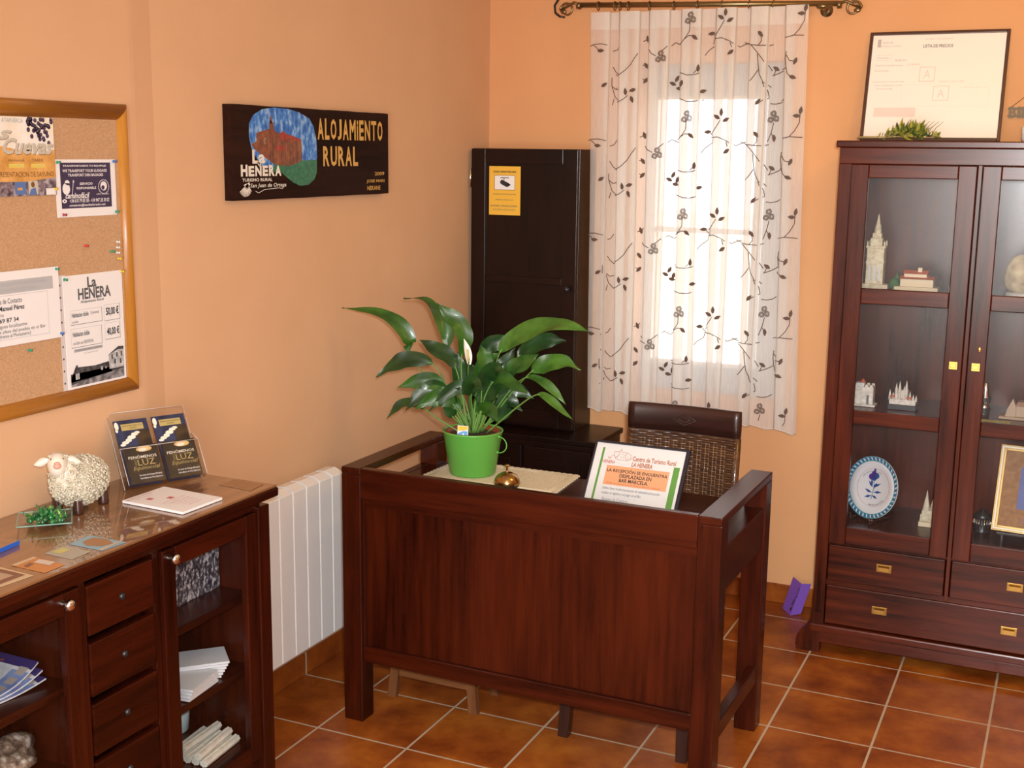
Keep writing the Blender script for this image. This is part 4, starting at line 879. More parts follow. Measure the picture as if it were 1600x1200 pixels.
for li, (pp, wdt, dy, upw, mi) in enumerate(LEAVES):
    n0 = len(pp); pts = []
    for i, (x, z) in enumerate(pp):
        f = i/(n0-1); f0 = 0.02*math.sin(li*2.4)
        x2 = x if i else BK[0] + (x-0.55)*0.9
        pts.append(Vector((x2, -1.28 + (BK[1]+1.28)*(1-f) + dy*f + f0*(1-f), z)))
    start = 2 if n0 >= 5 else 1
    crv = catmull(pts, 6); s0 = start*6 - (3 if n0 < 6 else 0)
    m = ML[mi]; b = MB(PLO)
    b.tube(crv[:s0+2], [0.0034 - 0.0014*k/(s0+1) for k in range(s0+2)], M_stem, 6)
    bl = crv[s0:]; nb_ = len(bl); vs = []; fs = []
    prev = None
    face = (VD*(1-upw) + Vector((0, 0, 1))*upw).normalized(); cols = 6
    for k, q in enumerate(bl):
        t = (bl[min(k+1, nb_-1)] - bl[max(k-1, 0)]).normalized(); side = t.cross(face)
        side = side.normalized() if side.length > 1e-4 else Vector((1, 0, 0))
        if prev is not None:
            if side.dot(prev) < 0: side = -side
            side = (side*0.5+prev*0.5).normalized(); side = (side-t*side.dot(t)).normalized()
        prev = side.copy(); nrm = side.cross(t).normalized()
        u = k/(nb_-1); wv = wdt*0.58*(math.sin(PI*min(1, u**0.80*1.0))**0.75 if 0 < u < 1 else 0.02) * (1-0.55*max(0, u-0.72)/0.28)
        tw = 0.35*math.sin(li*1.9+u*3.0)
        side = side*math.cos(tw)+nrm*math.sin(tw); nrm = side.cross(t).normalized()
        for c in range(cols+1):
            e = -1+2*c/cols
            vs.append(q + side*(wv*e) + nrm*(0.22*wv*abs(e) + 0.07*wdt*math.sin(u*15+li+2*e)*abs(e)))
    for k in range(nb_-1):
        for c in range(cols): fs.append((k*(cols+1)+c, k*(cols+1)+c+1, (k+1)*(cols+1)+c+1, (k+1)*(cols+1)+c))
    b.faces(vs, fs, m, True); b.build('leaf', pl)
# white spathe on a stalk
b = MB(PLO); stalk = catmull([Vector((0.555, BK[1], 0.903)), Vector((0.561, -1.30, 1.033)), Vector((0.572, -1.33, 1.12)), Vector((0.578, -1.335, 1.172))], 6)
b.tube(stalk, 0.0026, ML[2], 7)
M_sp = mat('white_spathe', (0.78, 0.76, 0.68), 0.45); top = stalk[-1]; vs = []; fs = []
for k in range(9):
    u = k/8; wv = 0.0135*math.sin(PI*min(1, 0.12+u*0.88))**0.8
    for c in range(5):
        e = -1+c/2; vs.append((top.x - 0.016*u*u*1.2 + wv*e - 0.002, top.y + 0.004*abs(e), top.z - 0.022 + 0.085*u + 0.0*e))
for k in range(8):
    for c in range(4): fs.append((k*5+c, k*5+c+1, k*5+c+6, k*5+c+5))
b.faces(vs, fs, M_sp, True); b.tube([(top.x, top.y-0.004, top.z-0.01), (top.x-0.004, top.y-0.005, top.z+0.03)], 0.004, mat('spadix', (0.55, 0.50, 0.20), 0.6), 8); b.build('flower', pl)
# plant tag
pt_ = thing('plant_tag', 'small blue and yellow plant label card stuck in the bucket', 'plant label', (BK[0]+0.004, BK[1]-0.088, BK[2]+0.120)); pt_.rotation_euler = (-0.12, 0, 0.12)
b = MB(); b.box(-0.019, 0.019, -0.0006, 0.0006, -0.02, 0.062, M_white); b.build('card', pt_)
p = Print((-0.019, -0.0008, 0), (1, 0, 0), (0, 0, 1)); p.rect(.002, .036, .002, .044, mat('tag_blue', (0.12, 0.35, 0.68), 0.4)); p.rect(.002, .036, .044, .060, mat('tag_yellow', (0.85, 0.50, 0.05), 0.4)); p.poly([(.002, .044), (.002, .036), (.036, .050), (.036, .044)], M_white, 2)
p.poly([(.010, .004), (.026, .004), (.028, .014), (.022, .020), (.026, .032), (.020, .034), (.018, .024), (.012, .026), (.010, .016)], mat('tag_plant', (0.02, 0.05, 0.06), 0.4), 2); p.ell(.022, .033, .003, .004, M_white, 3); p.build('print', pt_)
# desk bell
bl_ = desk_w(0.418, 0.352, ZD+0.0045)
be = thing('desk_bell', 'brass desk bell with push button behind the front rail', 'bell', bl_)
M_bell = mat('bell_brass', (0.42, 0.26, 0.09), 0.22, 0.95)
b = MB(); b.lathe([(0.038, 0), (0.040, 0.004), (0.036, 0.008), (0.03, 0.008)], (0, 0, 0), M_darkm, 26); b.build('base', be)
b = MB(); b.lathe([(0.044, 0.010), (0.0445, 0.012), (0.041, 0.026), (0.033, 0.038), (0.020, 0.046), (0.007, 0.049), (0, 0.049)], (0, 0, 0), M_bell, 30, caps=False); b.build('dome', be)
b = MB(); b.lathe([(0.007, 0.047), (0.004, 0.052), (0.0035, 0.064), (0.0055, 0.068), (0.0085, 0.070), (0.0085, 0.073), (0.004, 0.076), (0, 0.0765)], (0, 0, 0), M_bell, 18, caps=False); b.build('button', be)
# framed notice leaning back
def lean_frame(O, ux, up): pass
nf = bpy.data.objects.new('reception_notice', None); COL.objects.link(nf)
tag(nf, 'black-framed reception notice with green stripes leaning back on the desk', 'framed notice')
def rect_frame(o, O, yaw, lean):
    """local x along the lower edge, local z up the sheet, local -y towards the viewer"""
    M = Matrix.Translation(Vector(O)) @ Matrix.Rotation(yaw, 4, 'Z') @ Matrix.Rotation(-lean, 4, 'X'); o.matrix_world = M; return o
rect_frame(nf, (1.062, -1.523, ZD+0.005), -0.008, 0.604)
FW, FH = 0.291, 0.232
b = MB(); 
for x0, x1, z0, z1 in ((-.006, .0, -.002, FH), (FW, FW+.011, -.002, FH), (-.006, FW+.011, FH, FH+.007), (-.006, FW+.007, -.006, 0)): b.box(x0, x1, -.004, .012, z0, z1, mat('black_lacquer', (0.015, 0.012, 0.018), 0.3) if 'black_lacquer' not in bpy.data.materials else bpy.data.materials['black_lacquer'], .001)
b.build('frame', nf)
b = MB(); b.box(0, FW, 0.001, 0.010, 0, FH, mat('notice_paper', (0.56, 0.55, 0.54), 0.4)); b.build('sheet', nf)
b = MB(); b.box(FW/2-.02, FW/2+.02, 0.0105, 0.0125, 0.0, 0.10, M_black); b.build('back_strut', nf)
M_gstr = mat('notice_green', (0.08, 0.22, 0.035), 0.5); M_or = mat('notice_orange', (0.60, 0.27, 0.13), 0.55); M_obr = mat('notice_brown_letters', (0.36, 0.11, 0.03), 0.5); M_pnk = mat('notice_pink', (0.45, 0.16, 0.12), 0.5)
p = Print((0, 0.0006, 0), (1, 0, 0), (0, 0, 1))
p.rect(.022, .029, .0, .217, M_gstr); p.rect(.262, .281, .0, .178, M_gstr)
p.rect(.048, .252, .096, .160, M_or); q = lambda s, a, c, d, e, m=M_black, **k: p.text(s, a, c, d, e, m, l=3, **k)
q('LA RECEPCIÓN SE ENCUENTRA', .052, .248, .139, .152, bold=.02); q('DESPLAZADA EN', .096, .200, .123, .135, bold=.02); q('BAR MARCELA.', .098, .192, .108, .120, bold=.02)
q('(El Bar se encuentra en la Plaza, al lado de la Iglesia)', .058, .232, .098, .105, M_obr, shear=.2)
q('Deben llevar la documentación de identidad para poder', .050, .238, .078, .089, M_ink, shear=.3); q('realizar el registro y el pago en el Bar.', .050, .180, .063, .074, M_ink, shear=.3)
p.frame(.056, .162, .030, .057, .0007, M_lgrey); q('Persona de Contacto', .058, .142, .043, .054, M_ink)
q('Centro de Turismo Rural', .126, .266, .182, .198, M_obr, bold=.02); q('LA HENERA', .126, .194, .163, .178, M_obr, bold=.03, shear=.2)
q('La', .046, .056, .182, .190, M_pnk, bold=.02); q('HENERA', .030, .072, .166, .177, M_pnk, bold=.02)
church = [(.055, .190), (.064, .196), (.062, .206), (.080, .208), (.083, .218), (.086, .208), (.104, .207), (.118, .200), (.120, .188), (.108, .182), (.084, .180), (.070, .184), (.064, .196)]
p.line(church, .0011, M_obr); p.line([(.080, .208), (.078, .194), (.070, .188)], .0011, M_obr); p.line([(.104, .207), (.100, .192), (.108, .182)], .0011, M_obr); p.line([(.086, .200), (.100, .198)], .0009, M_obr); p.line([(.072, .172), (.098, .166), (.118, .170), (.124, .176)], .0007, M_lgrey); p.line([(.110, .178), (.124, .192)], .0008, M_obr)
for x in (.074, .088, .095, .110): p.line([(x, .186), (x, .194)], .0009, M_obr)
p.build('print', nf)

# ------------------------------------------------------------------ warning sticker on the tall cabinet
M_syel = mat('sticker_yellow', (0.80, 0.46, 0.05), 0.45)
sk = thing('cctv_notice', 'yellow video surveillance notice stuck on the tall dark cabinet door', 'sticker', (0.099, CY-0.0145, 1.586))
b = MB(); b.box(0, .145, -.0008, 0, 0, .203, M_syel); b.build('card', sk)
p = Print((0, -.0009, 0), (1, 0, 0), (0, 0, 1)); p.rect(.026, .118, .106, .164, M_white); p.frame(.024, .120, .104, .166, .0012, M_black, 2)
p.text('ZONA VIDEOVIGILADA', .018, .126, .176, .184, M_black, bold=.03)
p.rect(.052, .092, .154, .157, M_black, 3); p.rect(.068, .071, .140, .156, M_black, 3); p.poly([(.050, .138), (.058, .148), (.094, .132), (.090, .118), (.078, .118), (.054, .130)], M_black, 3); p.poly([(.084, .132), (.100, .128), (.098, .122), (.086, .124)], M_black, 3)
for z, a, c, s in ((.084, .018, .124, 'LEY ORGANICA 15/1999, DE PROTECCION DE DATOS'), (.060, .030, .112, 'PUEDE EJERCITAR SUS DERECHOS ANTE'), (.036, .008, .130, 'RESPONSABLE:  COMUNIDAD DE BIENES'), (.020, .018, .120, 'AVDA. PRINCIPAL  SAN JUAN  BURGOS')): p.text(s, a, c, z, z+.0055, M_ink, bold=.01)
p.rect(.006, .134, .034, .0345, M_ink); p.rect(.012, .126, .018, .0185, M_ink); p.build('print', sk)

# ------------------------------------------------------------------ things on the sideboard
ZT = 0.9390
# ceramic sheep
sh = thing('ceramic_sheep', 'white ceramic sheep with curly fleece and brown hooves on sideboard', 'figurine', (0.122, -2.642, ZT-0.0098), -PI/2+0.12)
sh.scale = (1.05, 1.05, 1.05)
M_fl = noisy('fleece_glaze', [(0.3, (0.46, 0.40, 0.28)), (0.6, (0.70, 0.65, 0.53))], 70, rough=0.4, coat=0.2); M_fc = mat('sheep_face', (0.76, 0.70, 0.60), 0.4, coat=0.2); M_pk2 = mat('sheep_pink', (0.72, 0.36, 0.28), 0.45); M_hoof = mat('sheep_hoof', (0.045, 0.014, 0.010), 0.3, coat=0.4)
b = MB()
def body_r(d):  # superellipsoid-ish trunk
    return Vector((d.x*0.086, d.y*0.058, d.z*0.062))
BC = Vector((0, 0, 0.078))
b.ball(BC, (0.083, 0.055, 0.059), M_fl, 24, 16); b.ball((0.052, 0, 0.098), (0.036, 0.036, 0.052), M_fl, 18, 12)
rnd = random.Random(3)
def curl(c, nrm, r):
    u = nrm.orthogonal().normalized(); w = nrm.cross(u); a0 = rnd.random()*6.28; s = rnd.choice((-1, 1))
    b.tube([c + (u*math.cos(a0+s*q*0.75)+w*math.sin(a0+s*q*0.75))*r*(0.25+0.75*q/8) + nrm*(0.0035-0.0003*q) for q in range(9)], [0.0030-0.00012*q for q in range(9)], M_fl, 5)
for k in range(330):
    z = 1-2*(k+0.5)/330; a = k*2.39996; d = Vector((math.sqrt(1-z*z)*math.cos(a), math.sqrt(1-z*z)*math.sin(a), z))
    c = BC + Vector((d.x*0.083, d.y*0.055, d.z*0.059)); nn = Vector((d.x/0.083, d.y/0.055, d.z/0.059)).normalized(); curl(c, nn, 0.0062)
for k in range(70):
    z = 1-1.9*(k+0.5)/70; a = k*2.39996; d = Vector((math.sqrt(max(0, 1-z*z))*math.cos(a), math.sqrt(max(0, 1-z*z))*math.sin(a), z))
    curl(Vector((0.052+d.x*0.036, d.y*0.036, 0.098+d.z*0.052)), Vector((d.x/0.036, d.y/0.036, d.z/0.052)).normalized(), 0.0060)
b.build('fleece', sh, merge=False)
hd = Matrix.Translation(Vector((0.072, -0.004, 0.140))) @ Matrix.Rotation(0.62, 4, 'Z') @ Matrix.Rotation(-0.25, 4, 'Y')
b = MB()
def headf(u, v):
    th = PI*v; a = 2*PI*u; x = -math.cos(th); r = math.sin(th)**0.8*(1-0.10*x); return hd @ Vector((0.028*x+0.002, 0.0235*r*math.cos(a), 0.031*r*math.sin(a) - 0.008))
b.grid(headf, 20, 14, M_fc); b.build('head', sh)
b = MB()
b.ball(hd @ Vector((0.026, 0, -0.010)), (0.010, 0.010, 0.008), M_pk2, 12, 8); b.ball(hd @ Vector((0.030, 0, -0.004)), (0.006, 0.008, 0.004), M_pk2, 10, 6)
b.build('muzzle', sh)
for s in (-1, 1):
    b = MB(); vs = []
    for k in range(7):
        u = k/6; wv = 0.0105*math.sin(PI*(0.12+0.86*u))
        c = Vector((0.0-0.004*u, s*(0.020+0.034*u), 0.006-0.010*u))
        for e, dn in ((-1, 0), (0, 0.003), (1, 0)): vs.append(hd @ (c + Vector((dn, 0, wv*e))))
        for e, dn in ((1, -0.003), (0, -0.005), (-1, -0.003)): vs.append(hd @ (c + Vector((dn, 0, wv*e))))
    b.faces(vs, [(6*k+i, 6*k+(i+1) % 6, 6*k+6+(i+1) % 6, 6*k+6+i) for k in range(6) for i in range(6)] + [tuple(range(36, 42))], M_fc, True); b.build('ear', sh)
    b = MB(); b.ball(hd @ Vector((0.019, s*0.0125, 0.006)), (0.0028, 0.0028, 0.0028), M_darkm, 8, 6); b.build('eye', sh)
b = MB()
for k in range(34):
    a = k*2.4; r = 0.019*math.sqrt(k/34); c = hd @ Vector((-0.004+0.6*r*math.cos(a), r*math.sin(a)*1.1, 0.018-18*r*r)); curl(c, Vector((0.1, 0, 1)).normalized(), 0.005)
b.build('forelock', sh, merge=False)
for x, y in ((0.050, -0.030), (0.050, 0.030), (-0.048, -0.030), (-0.048, 0.030)):
    b = MB((0, 0, -0.0095)); b.lathe([(0.0, 0.0), (0.0125, 0.0), (0.0135, 0.004), (0.012, 0.017), (0.010, 0.034)], (x, y, 0), M_hoof, 14, caps=False); b.build('hoof', sh)
# glass dish with green beads
ds = thing('glass_dish', 'small square clear glass dish beside the sheep', 'dish', (0.150, -2.792, ZT), math.radians(44))
M_gled = mat('glass_edge', (0.30, 0.58, 0.52), 0.08, Alpha=0.55)
b = MB(); hw = 0.0625
def dishf(u, v):
    x = -hw+2*hw*u; y = -hw+2*hw*v; e = max(abs(x), abs(y))/hw; return (x, y, 0.002+0.012*max(0, e-0.55)**2/0.2)
b.grid(dishf, 16, 16, M_glass, True); b.grid(lambda u, v: (dishf(u, v)[0], dishf(u, v)[1], dishf(u, v)[2]+0.003), 16, 16, M_glass, True); b.build('plate', ds)
b = MB(); ring = [dishf(k/16, 0) for k in range(16)]+[dishf(1, k/16) for k in range(16)]+[dishf(1-k/16, 1) for k in range(16)]+[dishf(0, 1-k/16) for k in range(16)]
b.tube([(x, y, z+0.0015) for x, y, z in ring], 0.0017, M_gled, 6, closed=True); b.build('rim', ds)
M_bead = mat('green_glass', (0.006, 0.15, 0.035), 0.05, coat=1.0); M_bead2 = mat('green_glass_dark', (0.003, 0.07, 0.022), 0.05, coat=1.0); M_bead3 = mat('yellow_green_glass', (0.22, 0.45, 0.05), 0.05, coat=1.0)
b = MB((0.155, -2.787, ZT)); rn = random.Random(11)
for k in range(120):
    a = rn.random()*6.28; r = 0.048*math.sqrt(rn.random()); h = 0.015+0.030*(1-r/0.05)*rn.random(); c = Vector((0.155+r*math.cos(a), -2.787+r*math.sin(a), ZT+h))
    m = rn.choice((M_bead, M_bead, M_bead2, M_bead3 if rn.random() < 0.3 else M_bead))
    if k % 4: b.ball(c, 0.0048+0.003*rn.random(), m, 9, 7)
    else:
        d = Vector((rn.uniform(-1, 1), rn.uniform(-1, 1), rn.uniform(0.1, 1.3))).normalized(); b.tube([c, c+d*0.012, c+d*0.024], [0.003, 0.0028, 0.0004], m, 6)
o = tag(b.build('glass_beads', merge=False), 'heap of glossy green glass beads and spikes in the square dish', 'beads'); o['kind'] = 'stuff'
# notebook with blue edge
o_ = thing('notepad', 'flat notepad with bright blue edge at the left frame edge', 'notepad', (0.222, -2.985, ZT), math.radians(97))
b = MB(); b.box(-0.09, 0.047, -0.001, 0.075, 0.0005, 0.0035, mat('blue_cover', (0.02, 0.10, 0.50), 0.35), .001); b.build('cover', o_)
b = MB(); b.box(-0.087, 0.044, 0.001, 0.073, 0.0035, 0.009, M_white); b.build('pages', o_)
b = MB(); b.box(-0.09, 0.047, -0.001, 0.075, 0.009, 0.0105, M_top, .0005); b.box(-0.09, 0.047, -0.0022, -0.001, 0.0005, 0.0105, mat('blue_cover_edge', (0.02, 0.12, 0.60), 0.35)); b.build('front_cover', o_)
# cards under the glass edge
def card(lab, pts, base, feats, nm='postcard'):
    c = Vector((sum(q[0] for q in pts)/4, sum(q[1] for q in pts)/4, ZT-0.0002)); b = MB(c)
    b.prism([(q[0], q[1]) for q in pts], ZT+0.0002, ZT+0.0008, 'z', base)
    o = tag(b.build(nm), lab, 'card'); recalc(o)
    P0, P1, P3 = Vector((*pts[0], 0)), Vector((*pts[1], 0)), Vector((*pts[3], 0)); p = Print((0, 0, ZT+0.0009), (1, 0, 0), (0, 1, 0), c)
    for q_, (poly, m) in enumerate(feats):
        p.poly([((P0+(P1-P0)*u+(P3-P0)*v).x, (P0+(P1-P0)*u+(P3-P0)*v).y) for u, v in poly], m, 1+q_)
    recalc(p.build('picture', o)); return o
Mb, Ms, Mo, Mbr, Mcr = mat('card_blue', (0.25, 0.42, 0.52), 0.5), mat('card_sand', (0.36, 0.19, 0.09), 0.5), mat('card_orange', (0.55, 0.24, 0.08), 0.5), mat('card_brown', (0.22, 0.11, 0.07), 0.5), mat('card_cream', (0.60, 0.46, 0.30), 0.5)
card('pale blue postcard of a sandy island on the sideboard', [(.318, -2.885), (.311, -2.813), (.425, -2.815), (.419, -2.887)], Mb, [([(.35, .18), (.85, .2), (.95, .6), (.7, .92), (.3, .8), (.12, .45)], Ms), ([(.0, .9), (1, .95), (1, 1), (0, 1)], Mcr)])
card('pale orange postcard with a white patch on the sideboard', [(.314, -3.054), (.314, -2.990), (.416, -2.999), (.416, -3.058)], Mo, [([(.0, .0), (1, 0), (1, .12), (.0, .14)], Mcr), ([(.55, .3), (.9, .25), (.95, .7), (.6, .75)], mat('card_white', (0.62, 0.56, 0.50), 0.5)), ([(.1, .3), (.45, .25), (.5, .35), (.12, .42)], Mbr)])
card('cream-bordered brown picture card at the left edge of sideboard top', [(.300, -3.160), (.302, -3.074), (.407, -3.082), (.400, -3.165)], Mcr, [([(.1, .12), (.9, .12), (.9, .88), (.1, .88)], Mbr), ([(.3, .3), (.7, .3), (.72, .7), (.3, .7)], mat('card_tan', (0.45, 0.33, 0.24), 0.5))])
card('faint tan card at the right end of the sideboard top', [(.300, -2.310), (.303, -2.245), (.405, -2.250), (.412, -2.320)], mat('card_faint', (0.33, 0.175, 0.085), 0.5), [([(.2, .4), (.6, .42), (.6, .6), (.25, .6)], Ms)])
card('yellowish reflection drawn as a card half behind the blue postcard', [(.318, -2.960), (.316, -2.900), (.400, -2.905), (.404, -2.965)], mat('reflection_grey', (0.40, 0.38, 0.32), 0.5), [([(.2, .1), (.8, .1), (.75, .4), (.25, .4)], mat('reflection_lime', (0.55, 0.52, 0.18), 0.5))])  # yellow-grey tabletop reflection of a board paper, painted as a flat card
# leaflet
lf = thing('leaflet_stack', 'white leaflets with red text lying in front of brochure holder', 'leaflets', (0.191, -2.567, ZT), 0)
M_redt = mat('red_ink', (0.60, 0.12, 0.12), 0.5)
b = MB(); b.prism([(0, 0), (0.206, -0.012), (0.210, 0.141), (0.004, 0.156)], 0.001, 0.0075, 'z', M_white); recalc(b.build('sheets', lf))
p = Print((0.2055, -0.005, 0.0078), (-0.026, 1, 0), (-1, -0.035, 0))
p.text('CASAS RURALES DE BURGOS', .006, .11, .186, .192, M_redt, bold=.01); p.text('un lugar para descansar', .02, .09, .172, .177, M_redt)
for x, y in ((.052, .150), (.085, .110)):
    for k in range(4): p.ell(x+.006*math.cos(k*PI/2+.8), y+.006*math.sin(k*PI/2+.8), .0045, .0045, M_redt)
for k, s in enumerate(('Albergue y habitaciones dobles', 'Telefono de reservas', 'San Juan de Ortega', 'Camino de Santiago', 'Burgos')): p.text(s, .03+.006*k, .12-.004*k, .088-.016*k, .093-.016*k, M_redt)
recalc(p.build('print', lf))
# brochure holder
HU = Vector((.465, .885, 0)).normalized(); HV = Vector((-.489, .258, .836)).normalized(); HN = HU.cross(HV)
HO = Vector((.116, -2.474, ZT+0.001))
hm = Matrix(((HU.x, -HN.x, HV.x, HO.x), (HU.y, -HN.y, HV.y, HO.y), (HU.z, -HN.z, HV.z, HO.z), (0, 0, 0, 1)))   # local x right, -y to viewer, z up
hl = thing('brochure_holder', 'clear acrylic brochure holder with two pockets on the sideboard', 'brochure holder'); hl.matrix_world = hm
b = MB(); b.box(0, .222, 0, .002, 0, .226, M_acry); b.build('back_panel', hl)
b = MB(); b.box(0, .222, -.040, -.038, 0, .105, M_acry); b.box(0, .222, -.038, 0, 0, .002, M_acry); b.build('pocket', hl)
for x in (0, .110, .220):
    b = MB(); b.prism([(-.038, .002), (-.038, .105), (-.012, .135), (0, .135), (0, .002)], x, x+.002, 'x', M_acry); recalc(b.build('side_panel', hl))
M_acre = mat('acrylic_edge', (0.70, 0.64, 0.60), 0.2, Alpha=0.7)
b = MB()
for pts in ([(0, 0, .226), (.222, 0, .226)], [(0, -.039, .105), (.222, -.039, .105)], [(0, 0, 0), (0, 0, .226)], [(.222, 0, .0), (.222, 0, .226)], [(0, -.039, 0), (0, -.039, .105)], [(.222, -.039, 0), (.222, -.039, .105)], [(.222, -.039, .105), (.222, -.012, .135), (.222, 0, .135)]): b.tube(pts, .0011, M_acre, 5)
b.build('edge', hl)
M_bro = noisy('brochure_black', [(0.45, (0.018, 0.012, 0.008)), (0.6, (0.05, 0.03, 0.015))], 18, rough=0.3); M_nv = noisy('brochure_navy', [(0.40, (0.010, 0.013, 0.040)), (0.6, (0.03, 0.040, 0.10))], 22, rough=0.3)
M_gold = mat('brochure_gold', (0.42, 0.33, 0.12), 0.35); M_cl = mat('brochure_cloud', (0.78, 0.74, 0.62), 0.4); M_glow = noisy('brochure_glow', [(0.35, (0.42, 0.22, 0.06)), (0.55, (0.80, 0.55, 0.22))], 40, rough=0.35)
for i, x0 in enumerate((.010, .118)):
    side = ('left', 'right')[i]
    t = thing('brochure', 'navy brochure with white clouds standing tallest in %s slot of the holder' % side, 'brochure'); t.matrix_world = hm @ Matrix.Translation((x0, -.008, .003))
    b = MB(); b.box(0, .094, -.004, 0, 0, .194, M_nv); b.build('booklet', t)
    p = Print((0, -.0042, 0), (1, 0, 0), (0, 0, 1)); p.rect(.055, .094, .1, .160, M_bro); p.rect(.018, .080, .163, .182, M_gold, 2); p.text('ABADIA DE SANTA MARIA DE TERA', .021, .077, .174, .178, M_bro, l=3); p.text('ZAMORA', .040, .060, .167, .171, M_bro, l=3)
    for cx, cy, rx, ry in ((.020, .128, .010, .005), (.030, .134, .009, .006), (.040, .142, .012, .006), (.050, .150, .010, .005), (.058, .154, .008, .004), (.012, .122, .008, .004), (.006, .178, .006, .012), (.004, .165, .004, .006)): p.ell(cx, cy, rx, ry, M_cl, 2, 9)
    p.build('print', t)
    t = thing('brochure', 'black brochure titled in gold in front pocket, %s slot' % side, 'brochure'); t.matrix_world = hm @ Matrix.Translation((x0, -.030, .003))
    b = MB(); b.box(0, .094, -.005, 0, 0, .108, M_bro); b.build('booklet', t)
    p = Print((0, -.0052, 0), (1, 0, 0), (0, 0, 1)); p.ell(.056, .096, .022, .008, M_glow, 1, 16); p.ell(.052, .094, .012, .005, M_cl, 2, 12)
    p.text('FENÓMENOS', .008, .086, .070, .080, M_cl, bold=.01); p.text('LUZ', .030, .078, .049, .067, M_gold, bold=.005); p.text('DE LA', .022, .027, .052, .068, M_gold)
    p.text('Equinoccial', .014, .090, .034, .048, M_gold, shear=.4); p.text('San Juan de Ortega (Burgos)', .026, .088, .018, .024, M_white, bold=.01); p.text('Santa Marta de Tera (Zamora)', .026, .088, .009, .015, M_white, bold=.01)
    p.build('print', t)

# ------------------------------------------------------------------ things inside the sideboard
M_spk = noisy('speckled_print', [(0.42, (0.03, 0.025, 0.035)), (0.52, (0.12, 0.11, 0.13)), (0.62, (0.55, 0.54, 0.56))], 120, (1, 1, 0.6), rough=0.5, detail=5)
b = MB((0.268, -2.39, 0.6345)); b.box(0.264, 0.272, -2.50, -2.286, 0.6345, 0.754, M_spk); o = tag(b.build('speckled_folder'), 'black and white speckled upright folder on top shelf of sideboard', 'folder')
M_pap = mat('paper_cool', (0.62, 0.64, 0.68), 0.6); M_pap2 = mat('paper_grey', (0.50, 0.50, 0.52), 0.6)  # second paper tone is an even light grey on all sides
def flat(name, lab, cat, c, w, d, h, rot, m, group=None, tilt=0.0):
    t = thing(name, lab, cat, c, rot, group)
    b = MB(); b.box(-w/2, w/2, -d/2, d/2, 0, h, m, 0.0004); b.build('sheet', t); t.rotation_euler = (tilt, 0, rot); return t
ZP = 0.4175
flat('large_envelope', 'large pale envelope lying lowest on the middle shelf of the sideboard', 'envelope', (0.232, -2.435, ZP+.0005), .19, .19, .002, 0.5, M_pap2)
for k in range(4): flat('white_booklet', 'white booklet in left pile on the middle shelf of the sideboard', 'booklet', (0.300-.002*k, -2.495+.003*k, ZP+.0025+.0068*k), .14, .14, .0062, 0.10+0.03*k, M_pap, 'left booklets on the middle shelf')
for k in range(6): flat('white_booklet', 'white booklet in right fanned pile on the middle shelf of the sideboard', 'booklet', (0.262+.002*k, -2.395+.002*k, ZP+.0025+.0068*k), .15, .110, .0062, 0.62+0.035*k, M_pap, 'right fanned booklets on the middle shelf')
M_roll = noisy('cream_card', [(0.3, (0.55, 0.53, 0.45)), (0.7, (0.74, 0.72, 0.64))], 60, rough=0.6)
for k, (x, y, z, a, tl) in enumerate(((.350, -2.405, .1955, 1.66, 0), (.322, -2.405, .1955, 1.66, 0), (.294, -2.405, .1955, 1.66, 0), (.266, -2.405, .1955, 1.66, 0), (.238, -2.405, .1955, 1.66, 0), (.336, -2.415, .2185, 1.70, 0), (.280, -2.400, .2185, 1.62, 0))):
    t = thing('rolled_poster', 'cream ribbed paper roll lying among others at sideboard bottom', 'paper roll', (x, y, z), a, 'cream paper rolls on the bottom board')
    b = MB(); n = 14; vs = []
    for xx in (-.082, .082):
        for q in range(n):
            an = 2*PI*q/n; r = .0108*(1+.10*(1 if q % 2 else -1)); vs.append((xx, r*math.cos(an)*1.12, .012+r*math.sin(an)))
    b.faces(vs, [tuple(range(n))[::-1], tuple(range(n, 2*n))] + [(q, (q+1) % n, n+(q+1) % n, n+q) for q in range(n)], M_roll); b.build('roll', t)
t = thing('plastic_tub', 'pale blue translucent tub with green trim behind the paper rolls', 'tub', (0.140, -2.345, .1955), 0.4)
b = MB(); b.lathe([(0, 0), (.036, 0), (.040, .005), (.047, .095), (.044, .095), (.037, .008), (0, .006)], (0, 0, 0), mat('pale_blue_plastic', (0.45, 0.60, 0.62), 0.3), 20, caps=False); b.build('tub', t)
b = MB(); b.lathe([(.0475, .070), (.0505, .075), (.0505, .090), (.0475, .095)], (0, 0, 0), mat('dark_green_plastic', (0.01, 0.10, 0.05), 0.3), 20, caps=False); b.build('trim', t)
t = thing('white_box', 'small off-white box lying left of the blue tub in sideboard', 'box', (0.20, -2.50, .1955), 0.5); b = MB(); b.box(-.04, .04, -.03, .03, 0, .07, M_roll, .003); b.box(-.041, .041, -.031, .031, .056, .071, M_roll, .002); b.build('carton', t)
